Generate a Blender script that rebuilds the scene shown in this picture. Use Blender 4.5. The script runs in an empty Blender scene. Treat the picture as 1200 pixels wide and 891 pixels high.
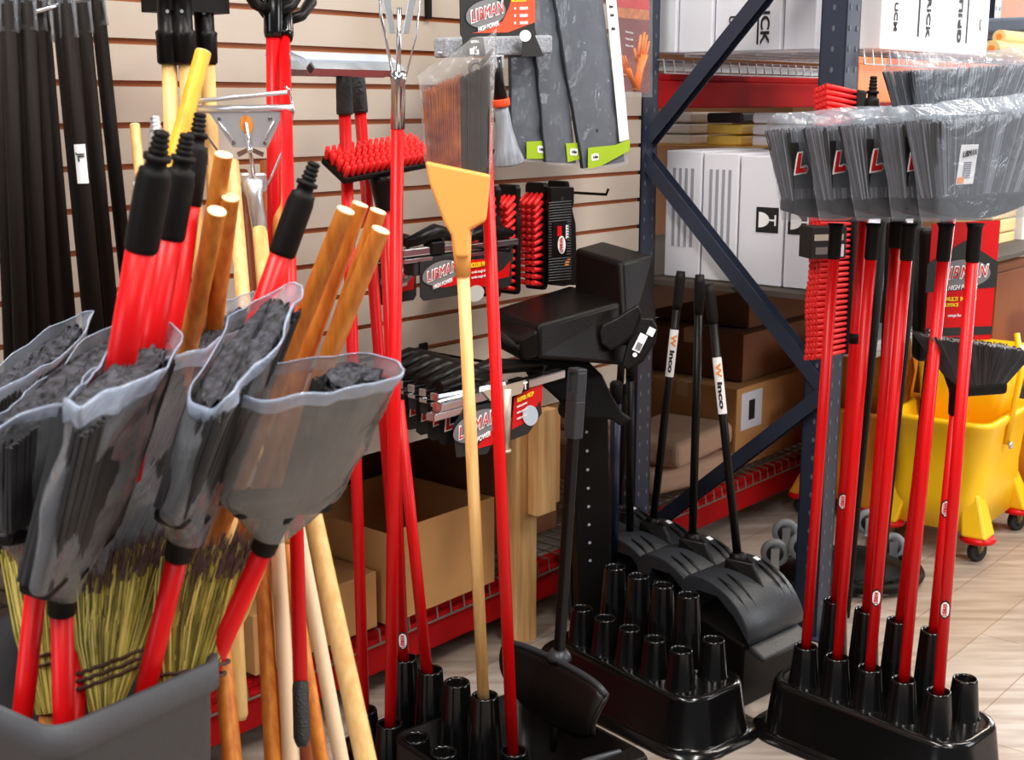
import bpy, math, random
from mathutils import Vector, Matrix, noise
random.seed(7)
SC = bpy.context.scene
COL = SC.collection
# ---------------------------------------------------------------- camera
F, TILT, H = 1540.0, math.radians(11.92), 1.42
CT, ST = math.cos(TILT), math.sin(TILT)
cam_d = bpy.data.cameras.new('camera'); cam = bpy.data.objects.new('camera', cam_d); COL.objects.link(cam)
cam.location = (0, 0, H); cam.rotation_euler = (math.pi/2 - TILT, 0, 0)
cam_d.sensor_width = 36; cam_d.lens = 36*F/1200; cam_d.clip_start = .05
cam_d.dof.use_dof = True; cam_d.dof.focus_distance = 2.75; cam_d.dof.aperture_fstop = 9
SC.camera = cam
# ---------------------------------------------------------------- light
SC.view_settings.view_transform = 'Standard'; SC.view_settings.look = 'None'
SC.view_settings.gamma = 1; SC.view_settings.use_curve_mapping = False
SC.view_settings.exposure = 0.35
wd = bpy.data.worlds.new('world'); SC.world = wd; wd.use_nodes = True
bg = wd.node_tree.nodes['Background']; bg.inputs[0].default_value = (.86, .92, 1, 1); bg.inputs[1].default_value = .13
def area(loc, size, power, col, aim=None):
    l = bpy.data.lights.new('area_light', 'AREA'); l.shape = 'RECTANGLE'; l.size, l.size_y = size
    l.energy = power; l.color = col
    o = bpy.data.objects.new('area_light', l); COL.objects.link(o); o.location = loc  # shared by the overhead ceiling fixtures and the low side panels
    if aim is not None:
        o.rotation_euler = (Vector(aim)-Vector(loc)).to_track_quat('-Z', 'Y').to_euler()
    return o
area((-0.9, 0.9, 3.6), (.3, 2.4), 84, (1, .96, .9))
area((1.3, 1.2, 3.6), (.3, 2.4), 94, (1, .96, .9))
area((3.2, 3.4, 3.6), (2.4, .3), 90, (1, .93, .84))
area((.6, -1.8, 3.4), (2.4, .6), 60, (1, .97, .93))
area((-2.6, -.8, 2.0), (1.4, 1.6), 26, (.82, .9, 1), (0, 2.4, .9))  # unseen side panel at head height, not a ceiling fixture
area((5.0, 2.0, 2.2), (2.0, 1.8), 75, (.93, .96, 1), (1.8, 3.6, .2))  # unseen low panel from the right, aimed at the floor, not on the ceiling
area((3.6, 6.4, 3.4), (2.0, .4), 85, (1, .86, .68))
area((4.5, 7.4, 1.7), (2.4, 1.8), 130, (.86, .93, 1), (1.4, 2.6, .0))  # window-like panel added out of view to brighten the right floor's gloss
# ---------------------------------------------------------------- pixel -> place
CAMP = Vector((0, 0, H))
def ray(px, py):
    a = (px-600)/F; b = (445.5-py)/F
    return Vector((a, CT+b*ST, -ST+b*CT))
def fp(px, py, z=0.0):
    r = ray(px, py); return CAMP + r*((z-H)/r.z)
A0 = Vector((-.438, 2.734, 0)); W = Vector((.646, .764, 0)).normalized(); N = Vector((W.y, -W.x, 0)); UP = Vector((0, 0, 1))
def wp(px, py, v=0.0):
    r = ray(px, py); return CAMP + r*((v+(A0-CAMP).dot(N))/r.dot(N))
def pu(px, py, u=1.28):
    r = ray(px, py); return CAMP + r*((u+(A0-CAMP).dot(W))/r.dot(W))
def ry(px, py, y):
    r = ray(px, py); return CAMP + r*(y/r.y)
def pl(px, py, Z): return CAMP + ray(px, py)*Z
def UV(u, v, z): return A0 + W*u + N*v + UP*z
# ---------------------------------------------------------------- materials
def lin(c): return tuple(((x/255)/12.92 if x/255 <= .04045 else ((x/255+.055)/1.055)**2.4) for x in c)
MC = {}
def mat(name, rgb, rough=.5, metal=0, spec=.5, var=0, vscale=8, stretch=(1, 1, 1), bump=0, bscale=60, rgb2=None, coat=0, alpha=1, trans=0):
    if name in MC: return MC[name]
    m = bpy.data.materials.new(name); m.use_nodes = True; nt = m.node_tree; b = nt.nodes['Principled BSDF']
    c = lin(rgb)
    b.inputs['Base Color'].default_value = (*c, 1); b.inputs['Roughness'].default_value = rough
    b.inputs['Metallic'].default_value = metal; b.inputs['Specular IOR Level'].default_value = spec
    b.inputs['Coat Weight'].default_value = coat; b.inputs['Alpha'].default_value = alpha
    b.inputs['Transmission Weight'].default_value = trans
    if var or bump or rgb2:
        tc = nt.nodes.new('ShaderNodeTexCoord'); mp = nt.nodes.new('ShaderNodeMapping'); mp.inputs['Scale'].default_value = stretch
        nt.links.new(tc.outputs['Object'], mp.inputs[0])
    if var or rgb2:
        nz = nt.nodes.new('ShaderNodeTexNoise'); nz.inputs['Scale'].default_value = vscale; nz.inputs['Detail'].default_value = 5
        nt.links.new(mp.outputs[0], nz.inputs['Vector'])
        rp = nt.nodes.new('ShaderNodeValToRGB'); e = rp.color_ramp.elements
        c2 = lin(rgb2) if rgb2 else tuple(x*(1-var) for x in c)
        e[0].position = .35; e[0].color = (*c2, 1); e[1].position = .65; e[1].color = (*c, 1)
        nt.links.new(nz.outputs[0], rp.inputs[0]); nt.links.new(rp.outputs[0], b.inputs['Base Color'])
    if bump:
        n2 = nt.nodes.new('ShaderNodeTexNoise'); n2.inputs['Scale'].default_value = bscale; n2.inputs['Detail'].default_value = 3
        nt.links.new(mp.outputs[0], n2.inputs['Vector'])
        bp = nt.nodes.new('ShaderNodeBump'); bp.inputs['Strength'].default_value = bump; bp.inputs['Distance'].default_value = .004
        nt.links.new(n2.outputs[0], bp.inputs['Height']); nt.links.new(bp.outputs[0], b.inputs['Normal'])
    MC[name] = m; return m
def film_mat(name, rgb, dens, bump=.5, bs=14):
    """clear plastic bag: see-through sheet with a milky glossy skin that thickens at grazing angles"""
    m = bpy.data.materials.new(name); m.use_nodes = True; nt = m.node_tree; nt.nodes.clear()
    out = nt.nodes.new('ShaderNodeOutputMaterial'); tr = nt.nodes.new('ShaderNodeBsdfTransparent')
    p = nt.nodes.new('ShaderNodeBsdfPrincipled'); p.inputs['Base Color'].default_value = (*lin(rgb), 1); p.inputs['Roughness'].default_value = .11
    p.inputs['Specular IOR Level'].default_value = 1.0
    mx = nt.nodes.new('ShaderNodeMixShader'); lw = nt.nodes.new('ShaderNodeLayerWeight'); lw.inputs[0].default_value = .45
    tc = nt.nodes.new('ShaderNodeTexCoord'); nz = nt.nodes.new('ShaderNodeTexNoise'); nz.inputs['Scale'].default_value = bs; nz.inputs['Detail'].default_value = 4; nz.inputs['Distortion'].default_value = 1.2
    nt.links.new(tc.outputs['Object'], nz.inputs['Vector'])
    bp = nt.nodes.new('ShaderNodeBump'); bp.inputs['Strength'].default_value = bump; bp.inputs['Distance'].default_value = .02
    nt.links.new(nz.outputs[0], bp.inputs['Height']); nt.links.new(bp.outputs[0], p.inputs['Normal'])
    r = nt.nodes.new('ShaderNodeMapRange'); r.inputs[3].default_value = dens; r.inputs[4].default_value = min(.92, dens+.45)
    nt.links.new(lw.outputs['Facing'], r.inputs[0]); nt.links.new(r.outputs[0], mx.inputs[0])
    nt.links.new(tr.outputs[0], mx.inputs[1]); nt.links.new(p.outputs[0], mx.inputs[2]); nt.links.new(mx.outputs[0], out.inputs[0])
    MC[name] = m; return m
red = mat('red_paint', (208, 8, 14), .36, spec=.30)
redp = mat('red_plastic_bristle', (232, 30, 30), .5)
redbeam = mat('red_beam', (176, 14, 18), .75, spec=.12, var=.25, vscale=5)
orangebeam = mat('orange_beam', (238, 128, 70), .45)
blackp = mat('black_plastic', (14, 11, 10), .36, spec=.20, bump=.12, bscale=220)
blackg = mat('black_gloss', (11, 10, 10), .17, spec=.45)
blackm = mat('black_matte', (17, 14, 13), .55, spec=.16)
blackrib = mat('black_vinyl', (26, 20, 17), .6, spec=.10, bump=.5, bscale=120, stretch=(1, 1, .05))
graypan = mat('charcoal_plastic', (44, 46, 50), .38, spec=.35, bump=.15, bscale=150)
bluesteel = mat('blue_steel', (40, 48, 66), .42, var=.15)
woodp = mat('pale_wood', (240, 196, 128), .45, vscale=30, stretch=(3, 3, .25), rgb2=(222, 168, 98))
woodo = mat('varnished_wood', (216, 134, 46), .42, vscale=30, stretch=(3, 3, .25), rgb2=(186, 98, 26))
woody = mat('yellow_wood', (252, 190, 40), .4, vscale=20, stretch=(3, 3, .3), rgb2=(240, 160, 40))
woodw = mat('white_painted_wood', (226, 196, 160), .5)
woodend = mat('cut_wood', (250, 222, 170), .6)
lumber = mat('pine_lumber', (236, 188, 128), .6, vscale=14, stretch=(4, 4, .3), rgb2=(210, 154, 92))
chrome = mat('chrome', (205, 205, 208), .18, metal=1)
zinc = mat('galvanised_steel', (205, 208, 212), .32, metal=.75, var=.1)
alum = mat('aluminium', (172, 176, 182), .38, metal=.8)
white = mat('white_card', (240, 240, 242), .55)
whitebox = mat('white_carton', (228, 228, 236), .6, var=.06, vscale=6)
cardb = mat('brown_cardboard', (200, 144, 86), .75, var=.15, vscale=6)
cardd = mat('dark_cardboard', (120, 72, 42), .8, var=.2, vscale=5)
ink = mat('black_ink', (20, 18, 18), .6); redink = mat('red_ink', (206, 24, 26), .5)
whiteink = mat('white_ink', (245, 245, 245), .5); yellow = mat('yellow_ink', (246, 206, 30), .5)
orange = mat('orange_sticker', (248, 150, 60), .5); green = mat('lime_green', (160, 190, 26), .5)
greybr = mat('grey_bristle', (74, 73, 78), .6, var=.35, vscale=40, stretch=(1, 1, .2))
greydk = mat('dark_grey_bristle', (34, 33, 36), .6); greylt = mat('pale_grey_bristle', (128, 132, 142), .5)
cornlt = mat('pale_broom_corn', (222, 202, 110), .6); corndk = mat('dark_broom_corn', (92, 80, 30), .7)
ltgrey = mat('light_grey_bristle', (120, 126, 138), .6, var=.3, vscale=40)
blackbr = mat('black_bristle', (66, 66, 76), .8, rgb2=(10, 9, 10), vscale=90, bump=1, bscale=160)
corn = mat('broom_corn', (196, 176, 74), .65, vscale=45, stretch=(1, 1, .12), rgb2=(112, 106, 30))
corngold = mat('orange_broom_corn', (188, 104, 40), .6, vscale=20, rgb2=(120, 30, 22))
corntip = mat('purple_corn_tip', (84, 58, 54), .8)
thread = mat('dark_thread', (70, 40, 30), .7)
tanp = mat('tan_plastic', (244, 170, 84), .4)
film = film_mat('clear_film', (170, 178, 190), .10, .35, 16)
filmf = film_mat('milky_film', (140, 142, 148), .20, .4, 10)
rimf = film_mat('bag_rim_film', (176, 190, 214), .34, .3, 20); filmh = film_mat('dense_film', (118, 114, 112), .42, .4, 10)
filmt = film_mat('thin_film', (200, 200, 200), .04, .4, 16)
filmc = film_mat('crisp_film', (200, 200, 200), .08, .4, 16)
yelp = mat('yellow_plastic', (252, 196, 20), .35); orgp = mat('amber_plastic', (226, 140, 30), .45)
rubber = mat('grey_rubber', (122, 124, 128), .5); darkrub = mat('dark_rubber', (32, 32, 34), .6)
redgrey = mat('sponge_grey', (168, 172, 180), .9, var=.4, vscale=150, bump=.8, bscale=300)
boardm = mat('slatwall_board', (190, 176, 162), .55, var=.1, vscale=2.2, bump=.06, bscale=180)
groove = mat('slatwall_groove', (150, 78, 30), .6)
binm = mat('grey_bin_plastic', (78, 78, 82), .6, bump=.2, bscale=90)
stone = mat('kraft_paper', (188, 150, 124), .8, var=.15, vscale=10)
creamy = mat('cream_towel', (244, 214, 150), .7)
orangedark = mat('rust_orange', (150, 84, 34), .7, var=.2, vscale=4)
# ---------------------------------------------------------------- mesh builder
def basis(d, hint=None):
    d = Vector(d).normalized(); h = Vector(hint) if hint is not None else (UP if abs(d.z) < .9 else Vector((1, 0, 0)))
    x = h.cross(d).normalized(); return x, d.cross(x).normalized(), d
class MB:
    def __init__(s): s.v = []; s.f = []; s.m = []; s.s = []
    def add(s, vs, fs, mi=0, sm=False):
        k = len(s.v); s.v += [Vector(p) for p in vs]
        for f in fs: s.f.append([i+k for i in f]); s.m.append(mi); s.s.append(sm)
        return s
    def hexa(s, p, mi=0):   # 4 bottom ccw + 4 top
        return s.add(p, [(3, 2, 1, 0), (4, 5, 6, 7), (0, 1, 5, 4), (1, 2, 6, 5), (2, 3, 7, 6), (3, 0, 4, 7)], mi)
    def box(s, c, x, y, z, mi=0):   # c centre, x y z half vectors
        c, x, y, z = map(Vector, (c, x, y, z))
        return s.hexa([c-x-y-z, c+x-y-z, c+x+y-z, c-x+y-z, c-x-y+z, c+x-y+z, c+x+y+z, c-x+y+z], mi)
    def uvbox(s, u0, u1, v0, v1, z0, z1, mi=0):
        return s.hexa([UV(u0, v1, z0), UV(u1, v1, z0), UV(u1, v0, z0), UV(u0, v0, z0), UV(u0, v1, z1), UV(u1, v1, z1), UV(u1, v0, z1), UV(u0, v0, z1)], mi)
    def loft(s, loops, mi=0, sm=True, cap=True, closed=True):
        n = len(loops[0]); k = len(s.v)
        for l in loops: s.v += [Vector(p) for p in l]
        for i in range(len(loops)-1):
            for j in range(n if closed else n-1):
                a = k+i*n+j; b = k+i*n+(j+1) % n
                s.f.append([a, b, b+n, a+n]); s.m.append(mi); s.s.append(sm)
        if cap:
            s.f.append(list(range(k+n-1, k-1, -1))); s.m.append(mi); s.s.append(False)
            e = k+(len(loops)-1)*n; s.f.append(list(range(e, e+n))); s.m.append(mi); s.s.append(False)
        return s
    def tube(s, pts, r, n=12, mi=0, cap=True, hint=None, sq=None):
        pts = [Vector(p) for p in pts]; L = []
        if not isinstance(r, (list, tuple)): r = [r]*len(pts)
        X = None
        for i, p in enumerate(pts):
            a = pts[max(0, i-1)]; b = pts[min(len(pts)-1, i+1)]; d = (b-a)
            if d.length < 1e-9: d = pts[-1]-pts[0]
            x, y, z = basis(d, hint if X is None else None)
            if X is not None:
                x = (X - z*X.dot(z))
                x = x.normalized() if x.length > 1e-6 else basis(d)[0]
                y = z.cross(x)
            X = x
            L.append([p + (x*math.cos(t)+y*math.sin(t)*(sq or 1))*r[i] for t in [2*math.pi*j/n + (math.pi/4 if n == 4 else 0) for j in range(n)]])
        return s.loft(L, mi, n > 5, cap)
    def lathe(s, prof, o, d=UP, n=20, mi=0, cap=True):  # prof [(r,h)]
        x, y, z = basis(d); o = Vector(o)
        return s.loft([[o+z*h+(x*math.cos(2*math.pi*j/n)+y*math.sin(2*math.pi*j/n))*r for j in range(n)] for r, h in prof], mi, True, cap)
    def prism(s, poly, d, mi=0):
        poly = [Vector(p) for p in poly]; return s.loft([poly, [p+Vector(d) for p in poly]], mi, False)
    def torus(s, c, ax, R, r, n=24, m=8, mi=0, arc=1.0):
        x, y, z = basis(ax); c = Vector(c)
        loops = []
        k = n if arc == 1.0 else n
        for i in range(k+1):
            t = 2*math.pi*arc*i/k; e = x*math.cos(t)+y*math.sin(t)
            loops.append([c+e*(R+r*math.cos(q))+z*r*math.sin(q) for q in [2*math.pi*j/m for j in range(m)]])
        return s.loft(loops, mi, True, arc != 1.0)
    def build(s, name, mats, parent=None, bevel=0, seg=2, solid=0, flat=False, **kw):
        org = parent['_org'] if parent is not None else kw.get('org', None)
        if org is None:
            c = sum(s.v, Vector())/len(s.v); org = Vector((c.x, c.y, min(p.z for p in s.v)))
        org = Vector(org)
        me = bpy.data.meshes.new(name); me.from_pydata([tuple(p-org) for p in s.v], [], s.f)
        if not isinstance(mats, (list, tuple)): mats = [mats]
        for m in mats: me.materials.append(m)
        me.polygons.foreach_set('material_index', s.m)
        me.polygons.foreach_set('use_smooth', [False if flat else q for q in s.s]); me.update()
        o = bpy.data.objects.new(name, me); COL.objects.link(o)
        if parent is not None:
            top = parent['_top'] if '_top' in parent else parent
            o.parent = parent; ORG[o.name] = org
        else: o.location = org
        ORG[o.name] = org
        if bevel:
            b = o.modifiers.new('bevel', 'BEVEL'); b.width = bevel; b.segments = seg; b.limit_method = 'ANGLE'; b.angle_limit = math.radians(35)
        if solid:
            b = o.modifiers.new('solid', 'SOLIDIFY'); b.thickness = solid; b.offset = 0
        if 'label' in kw: tag(o, kw['label'], kw['cat'], kw.get('group'))
        if 'plabel' in kw: o['label'] = kw['plabel']
        if 'kind' in kw: o['kind'] = kw['kind']
        return WR(o)
ORG = {}
class WR:    # thin wrapper giving parents access to the thing's origin
    def __init__(s, o): s.o = o
    def __getitem__(s, k): return ORG[s.o.name]
    def __contains__(s, k): return False
_b = MB.build
def build(s, name, mats, parent=None, **kw):
    if isinstance(parent, WR):
        class P: pass
        org = ORG[parent.o.name]
        q = kw.copy(); lab = q.pop('label', None)
        r = _b(s, name, mats, None, org=org, **q)
        r.o.location = (0, 0, 0); r.o.parent = parent.o
        if lab: r.o['label'] = lab
        return r
    return _b(s, name, mats, None, **kw)
MB.build = build
def tag(o, label, cat, group=None):
    if isinstance(o, WR): o = o.o
    o['label'] = label; o['category'] = cat
    if group: o['group'] = group
def thing(name, loc, label, cat, group=None):
    o = bpy.data.objects.new(name, None); COL.objects.link(o); o.location = loc; o.empty_display_size = .02
    ORG[o.name] = Vector(loc); tag(o, label, cat, group); return WR(o)
def struct(name, mb, m, **kw): return mb.build(name, m, kind='structure', **kw)
def text(s, c, xd, yd, h, m, parent, name='lettering', w=None, ext=.0006, bold=0.0, shear=0, lift=.0012, aname='CENTER'):
    """letters of height h centred at c, reading along xd, upright along yd"""
    xd = Vector(xd).normalized(); yd = Vector(yd); yd = (yd - xd*yd.dot(xd)).normalized(); zd = xd.cross(yd)
    cu = bpy.data.curves.new('t', 'FONT'); cu.body = s; cu.align_x = 'CENTER'; cu.align_y = 'CENTER'; cu.size = h*1.38; cu.extrude = ext; cu.offset = bold*h; cu.shear = shear; cu.space_character = 1.25 if s == 'LIBMAN' else 1.0
    o = bpy.data.objects.new('t', cu); COL.objects.link(o); dg = bpy.context.evaluated_depsgraph_get(); dg.update()
    me = bpy.data.meshes.new_from_object(o.evaluated_get(dg)); bpy.data.objects.remove(o); bpy.data.curves.remove(cu)
    xs = [v.co.x for v in me.vertices]
    sx = (w/(max(xs)-min(xs))) if (w and xs) else 1
    org = ORG[parent.o.name]; c = Vector(c)
    for v in me.vertices: v.co = c + xd*v.co.x*sx + yd*v.co.y + zd*(v.co.z+lift) - org
    me.materials.clear(); me.materials.append(m)
    q = bpy.data.objects.new(name, me); COL.objects.link(q); q.parent = parent.o; ORG[q.name] = org
    return WR(q)
def ell(c, x, y, n=28): return [Vector(c)+Vector(x)*math.cos(2*math.pi*i/n)+Vector(y)*math.sin(2*math.pi*i/n) for i in range(n)]
def libman(c, xd, yd, w, parent, hp=True, light=False):
    """oval white badge with slanted red LIBMAN and HIGH POWER beneath"""
    xd = Vector(xd).normalized(); yd = Vector(yd); yd = (yd-xd*yd.dot(xd)).normalized(); zd = xd.cross(yd); c = Vector(c)
    b = MB().prism(ell(c+zd*.0006, xd*w*.56, yd*w*.24), zd*.0006).build('badge', mat('badge_grey', (120, 118, 120), .5), parent)
    text('LIBMAN', c+zd*.0014+yd*w*.015, xd+yd*.06, yd, w*.215, whiteink, b, w=w*.98, bold=.075, shear=.3)
    text('LIBMAN', c+zd*.0022+yd*w*.015, xd+yd*.06, yd, w*.2, redink if not light else ink, b, w=w*.94, bold=.0, shear=.3)
    if hp: text('HIGH POWER', c+zd*.0014-yd*w*.235, xd+yd*.06, yd, w*.085, whiteink, b, w=w*.6, bold=.02, shear=.3)
    return b
# ================================================================ structure
fl = MB().add([(-4, -1.5, 0), (7, -1.5, 0), (7, 11, 0), (-4, 11, 0)], [(0, 1, 2, 3)])
fm = bpy.data.materials.new('plank_floor'); fm.use_nodes = True; nt = fm.node_tree; pb = nt.nodes['Principled BSDF']
tc = nt.nodes.new('ShaderNodeTexCoord'); mp = nt.nodes.new('ShaderNodeMapping'); mp.inputs['Rotation'].default_value = (0, 0, -math.radians(50))
br = nt.nodes.new('ShaderNodeTexBrick'); br.inputs['Scale'].default_value = 1; br.inputs['Brick Width'].default_value = 1.2; br.inputs['Row Height'].default_value = .18; br.inputs['Mortar Size'].default_value = .0016
br.inputs['Color1'].default_value = (*lin((182, 172, 164)), 1); br.inputs['Color2'].default_value = (*lin((168, 152, 138)), 1); br.inputs['Mortar'].default_value = (*lin((136, 112, 92)), 1)
nz = nt.nodes.new('ShaderNodeTexNoise'); nz.inputs['Scale'].default_value = 3; nz.inputs['Detail'].default_value = 8
m2 = nt.nodes.new('ShaderNodeMapping'); m2.inputs['Rotation'].default_value = (0, 0, -math.radians(50)); m2.inputs['Scale'].default_value = (1, 9, 1)
mx = nt.nodes.new('ShaderNodeMixRGB'); mx.blend_type = 'MULTIPLY'; mx.inputs[0].default_value = .65
rp = nt.nodes.new('ShaderNodeValToRGB'); rp.color_ramp.elements[0].position = .35; rp.color_ramp.elements[0].color = (.5, .42, .36, 1); rp.color_ramp.elements[1].position = .6; rp.color_ramp.elements[1].color = (1, 1, 1, 1)
L = nt.links.new; L(tc.outputs['Object'], mp.inputs[0]); L(mp.outputs[0], br.inputs[0]); L(tc.outputs['Object'], m2.inputs[0]); L(m2.outputs[0], nz.inputs['Vector'])
L(nz.outputs[0], rp.inputs[0]); L(br.outputs[0], mx.inputs[1]); L(rp.outputs[0], mx.inputs[2]); L(mx.outputs[0], pb.inputs['Base Color'])
pb.inputs['Roughness'].default_value = .38
struct('floor', fl, fm)
# room walls far behind the racks
struct('wall_back', MB().uvbox(-5, 9, -3.3, -3.2, 0, 3.6), mat('dim_wall', (120, 84, 58), .8, var=.2, vscale=1.5))
struct('wall_right', MB().uvbox(8, 8.1, -3.2, 6, 0, 3.6), mat('tan_wall', (168, 128, 92), .8))
# slat wall hung on the racking
sw = MB(); Z0, DZ = 1.083, .0742
zs = [Z0+DZ*k for k in range(-6, 12)]
for a, b in zip(zs, zs[1:]): sw.uvbox(-1.6, 1.226, -.018, 0, a+.0055, b-.0055, 0)
sw.uvbox(-1.6, 1.226, -.03, -.007, zs[0]+.0055, zs[-1]-.0055, 1)
struct('wall_left', sw, [boardm, groove])
# ================================================================ pallet racking
def upright(u, v, z1, label, name='rack_upright'):
    t = thing(name, UV(u, v, 0), label, 'rack upright')
    m = MB(); w, d, k = .075, .07, .004
    m.uvbox(u, u+w, v-k, v, .006, z1); m.uvbox(u, u+k, v-d, v, .006, z1); m.uvbox(u+w-k, u+w, v-d, v, .006, z1)
    m.uvbox(u, u+.018, v-d, v-d+k, .006, z1); m.uvbox(u+w-.018, u+w, v-d, v-d+k, .006, z1)
    h = m
    z = .1
    while z < z1-.05:
        for du in (.018, .057):
            c = UV(u+du, v+.0004, z); h.prism(ell(c, W*.004, UP*.007, 10), N*.0008, 1)
        c = UV(u-.0004, v-.035, z); h.prism(ell(c, N*.004, UP*.007, 10), -W*.0008, 1)
        z += .05
    h.build('post', [bluesteel, mat('hole_slate', (92, 98, 110), .6)], t)
    MB().uvbox(u-.02, u+w+.03, v-d-.02, v+.03, 0, .006).build('foot_plate', bluesteel, t, bevel=.001)
    MB().lathe([(.009, 0), (.009, .01), (.004, .012)], UV(u+w+.017, v+.012, .006), n=6).build('anchor_bolt', zinc, t)
    return t
upright(1.27, .575, 2.3, 'dark blue steel rack post standing behind the red-handled brooms')
upright(1.232, .0, 2.3, 'dark blue steel rack post at the right edge of the slat wall')
upright(3.75, .0, 2.3, 'dark blue steel rack post behind the far end of the white cartons')
def brace(p0, p1, label):
    p0, p1 = Vector(p0), Vector(p1); d = (p1-p0); x, y, z = basis(d, W)
    m = MB(); s = W; c = (p0+p1)/2; yy = s.cross(z).normalized()
    m.box(c, s*.019, yy*.0015, d/2); m.box(c-yy*0+s*.019, s*.0015, yy*.019, d/2); m.box(c-s*.019, s*.0015, yy*.019, d/2)
    m.build('rack_brace', bluesteel, label=label, cat='rack brace')
brace(pu(748, 180, 1.27), UV(1.27, .545, 1.902), 'dark blue diagonal brace crossing in front of the upper white cartons')
brace(pu(752, 178, 1.27), pu(966, 452, 1.27), 'dark blue diagonal brace crossing in front of the fragile-marked cartons')
brace(pu(966, 462, 1.27), pu(742, 634, 1.27), 'dark diagonal brace crossing low in front of the brown cartons')
def beam(u0, u1, v, z0, z1, m, label, name='rack_beam'):
    t = MB(); t.uvbox(u0, u1, v-.045, v, z0, z1-.02); t.uvbox(u0, u1, v-.045, v-.018, z1-.02, z1)
    t.build(name, m, bevel=.004, label=label, cat='rack beam')
beam(-1.6, 1.228, -.06, .07, .175, redbeam, 'red steel rack beam along the floor below the slat wall')
beam(1.31, 4.2, -.06, .07, .175, redbeam, 'red steel rack beam along the floor in front of the brown cartons')
beam(1.31, 4.6, -.01, 1.405, 1.50, redbeam, 'red steel rack beam below the upper white cartons')
beam(1.35, 4.6, .575, 1.42, 1.535, orangebeam, 'orange steel rack beam above the brooms at the right')
beam(1.31, 4.6, -.03, .83, .92, mat('maroon_beam', (70, 34, 26), .5), 'dark maroon rack beam under the fragile-marked cartons')  # dark maroon base colour, deeper than the red beams
def deck(u0, u1, v0, v1, z, label, m=zinc, su=.05, sv=.11, fw=True):
    t = MB(); r = .0028
    u = u0
    while u <= u1: 
        t.tube([UV(u, v0, z), UV(u, v1, z)] + ([UV(u, v1+.004, z-.035)] if fw else []), r, 5); u += su
    v = v0
    while v <= v1+1e-6: t.tube([UV(u0, v, z-.005), UV(u1, v, z-.005)], r, 5); v += sv
    if fw: t.tube([UV(u0, v1+.004, z-.035), UV(u1, v1+.004, z-.035)], r, 5)
    t.build('wire_deck', m, label=label, cat='wire shelf')
deck(1.36, 3.4, .05, .58, 1.55, 'wire deck with hooked edge over the orange beam')
deck(1.30, 3.4, -.5, .02, 1.535, 'wire deck under the white cartons at the top centre')
deck(1.31, 4.0, -1.0, -.055, .183, 'wire deck on the low beam under the brown cartons', mat('dull_wire', (130, 120, 110), .5, metal=.5))
deck(-1.2, 1.22, -1.0, -.055, .183, 'wire deck on the low beam below the slat wall', MC['dull_wire'])
MB().uvbox(-1.6, 1.225, -1.15, -.035, .70, .72).build('shelf_board', mat('shelf_dark', (70, 60, 52), .7), label='dark shelf board behind the foot of the slat wall', cat='shelf')  # presumed rack level, put in to shade the bay beneath
MB().uvbox(1.31, 4.2, -1.15, -.10, .83, .85).build('shelf_board', mat('shelf_dark', (70, 60, 52), .7), label='dark shelf board added above the brown cartons to shade them', cat='shelf')  # unseen board added behind the beam to shade the low bay
MB().uvbox(1.29, 3.4, -.02, .56, .915, .93).build('shelf_board', mat('shelf_dark', (70, 60, 52), .7), label='thin dark shelf board under the fragile-marked cartons', cat='shelf')
# ================================================================ cartons on the racking
def carton(u0, u1, v0, v1, z0, z1, m, label, group=None, name='carton', tape=True, tm=None):
    t = thing(name, UV((u0+u1)/2, (v0+v1)/2, z0), label, 'box', group)
    MB().uvbox(u0, u1, v0, v1, z0, z1).build('carton_body', m, t, bevel=.003)
    if tape:
        MB().uvbox(u0-.0008, u1+.0008, (v0+v1)/2-.022, (v0+v1)/2+.022, z1-.05, z1+.0008).build('packing_tape', tm or mat('tape', (196, 160, 116), .3), t)
    return t
NN = -N
def fragile(t, u, v, z, s):     # wine glass mark lying on its side on a black square
    c = UV(u-.001, v, z)
    b = MB().prism([c-N*s-UP*s, c+N*s-UP*s, c+N*s+UP*s, c-N*s+UP*s], -W*.0008).build('fragile_mark', ink, t)
    g = MB(); c = c-W*.0012
    a = [c-N*s*.75+UP*s*.62]+[c-N*s*.75+N*s*.95*math.sin(q)+UP*s*.62*math.cos(q) for q in [math.pi*i/10 for i in range(1, 10)]]+[c-N*s*.75-UP*s*.62]
    g.prism(a, -W*.0006); g.prism([c+N*s*.1-UP*s*.07, c+N*s*.7-UP*s*.07, c+N*s*.7+UP*s*.07, c+N*s*.1+UP*s*.07], -W*.0006)
    g.prism([c+N*s*.66-UP*s*.42, c+N*s*.8-UP*s*.42, c+N*s*.8+UP*s*.42, c+N*s*.66+UP*s*.42], -W*.0006)
    g.build('glass_symbol', whiteink, b)
vv = [-.005, .118, .236, .378, .53]
lab = ['white carton with faint grey bars, leftmost on the middle shelf', 'white carton with grey printed bars, second on the middle shelf',
       'white carton with a fragile glass mark, left of its twin', 'white carton with a fragile glass mark beside the red bristles']
for i in range(4):
    t = carton(1.36, 1.85, vv[i]+.003, vv[i+1]-.003, .932, 1.288-.004*i, whitebox, lab[i], 'white cartons on the middle shelf', tape=False)
    if i >= 2: fragile(t, 1.36, (vv[i]+vv[i+1])/2+(.02 if i == 2 else -.030), 1.11, .034)
    else:
        b = MB(); c = (vv[i]+vv[i+1])/2
        for k in range(4): b.uvbox(1.3585, 1.36, c-.035+k*.02, c-.026+k*.02, 1.02, 1.24)
        b.build('printed_bars', mat('grey_print', (150, 150, 160), .7), t)
vt = [-.06, .02, .13, .335, .43, .55]
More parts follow.
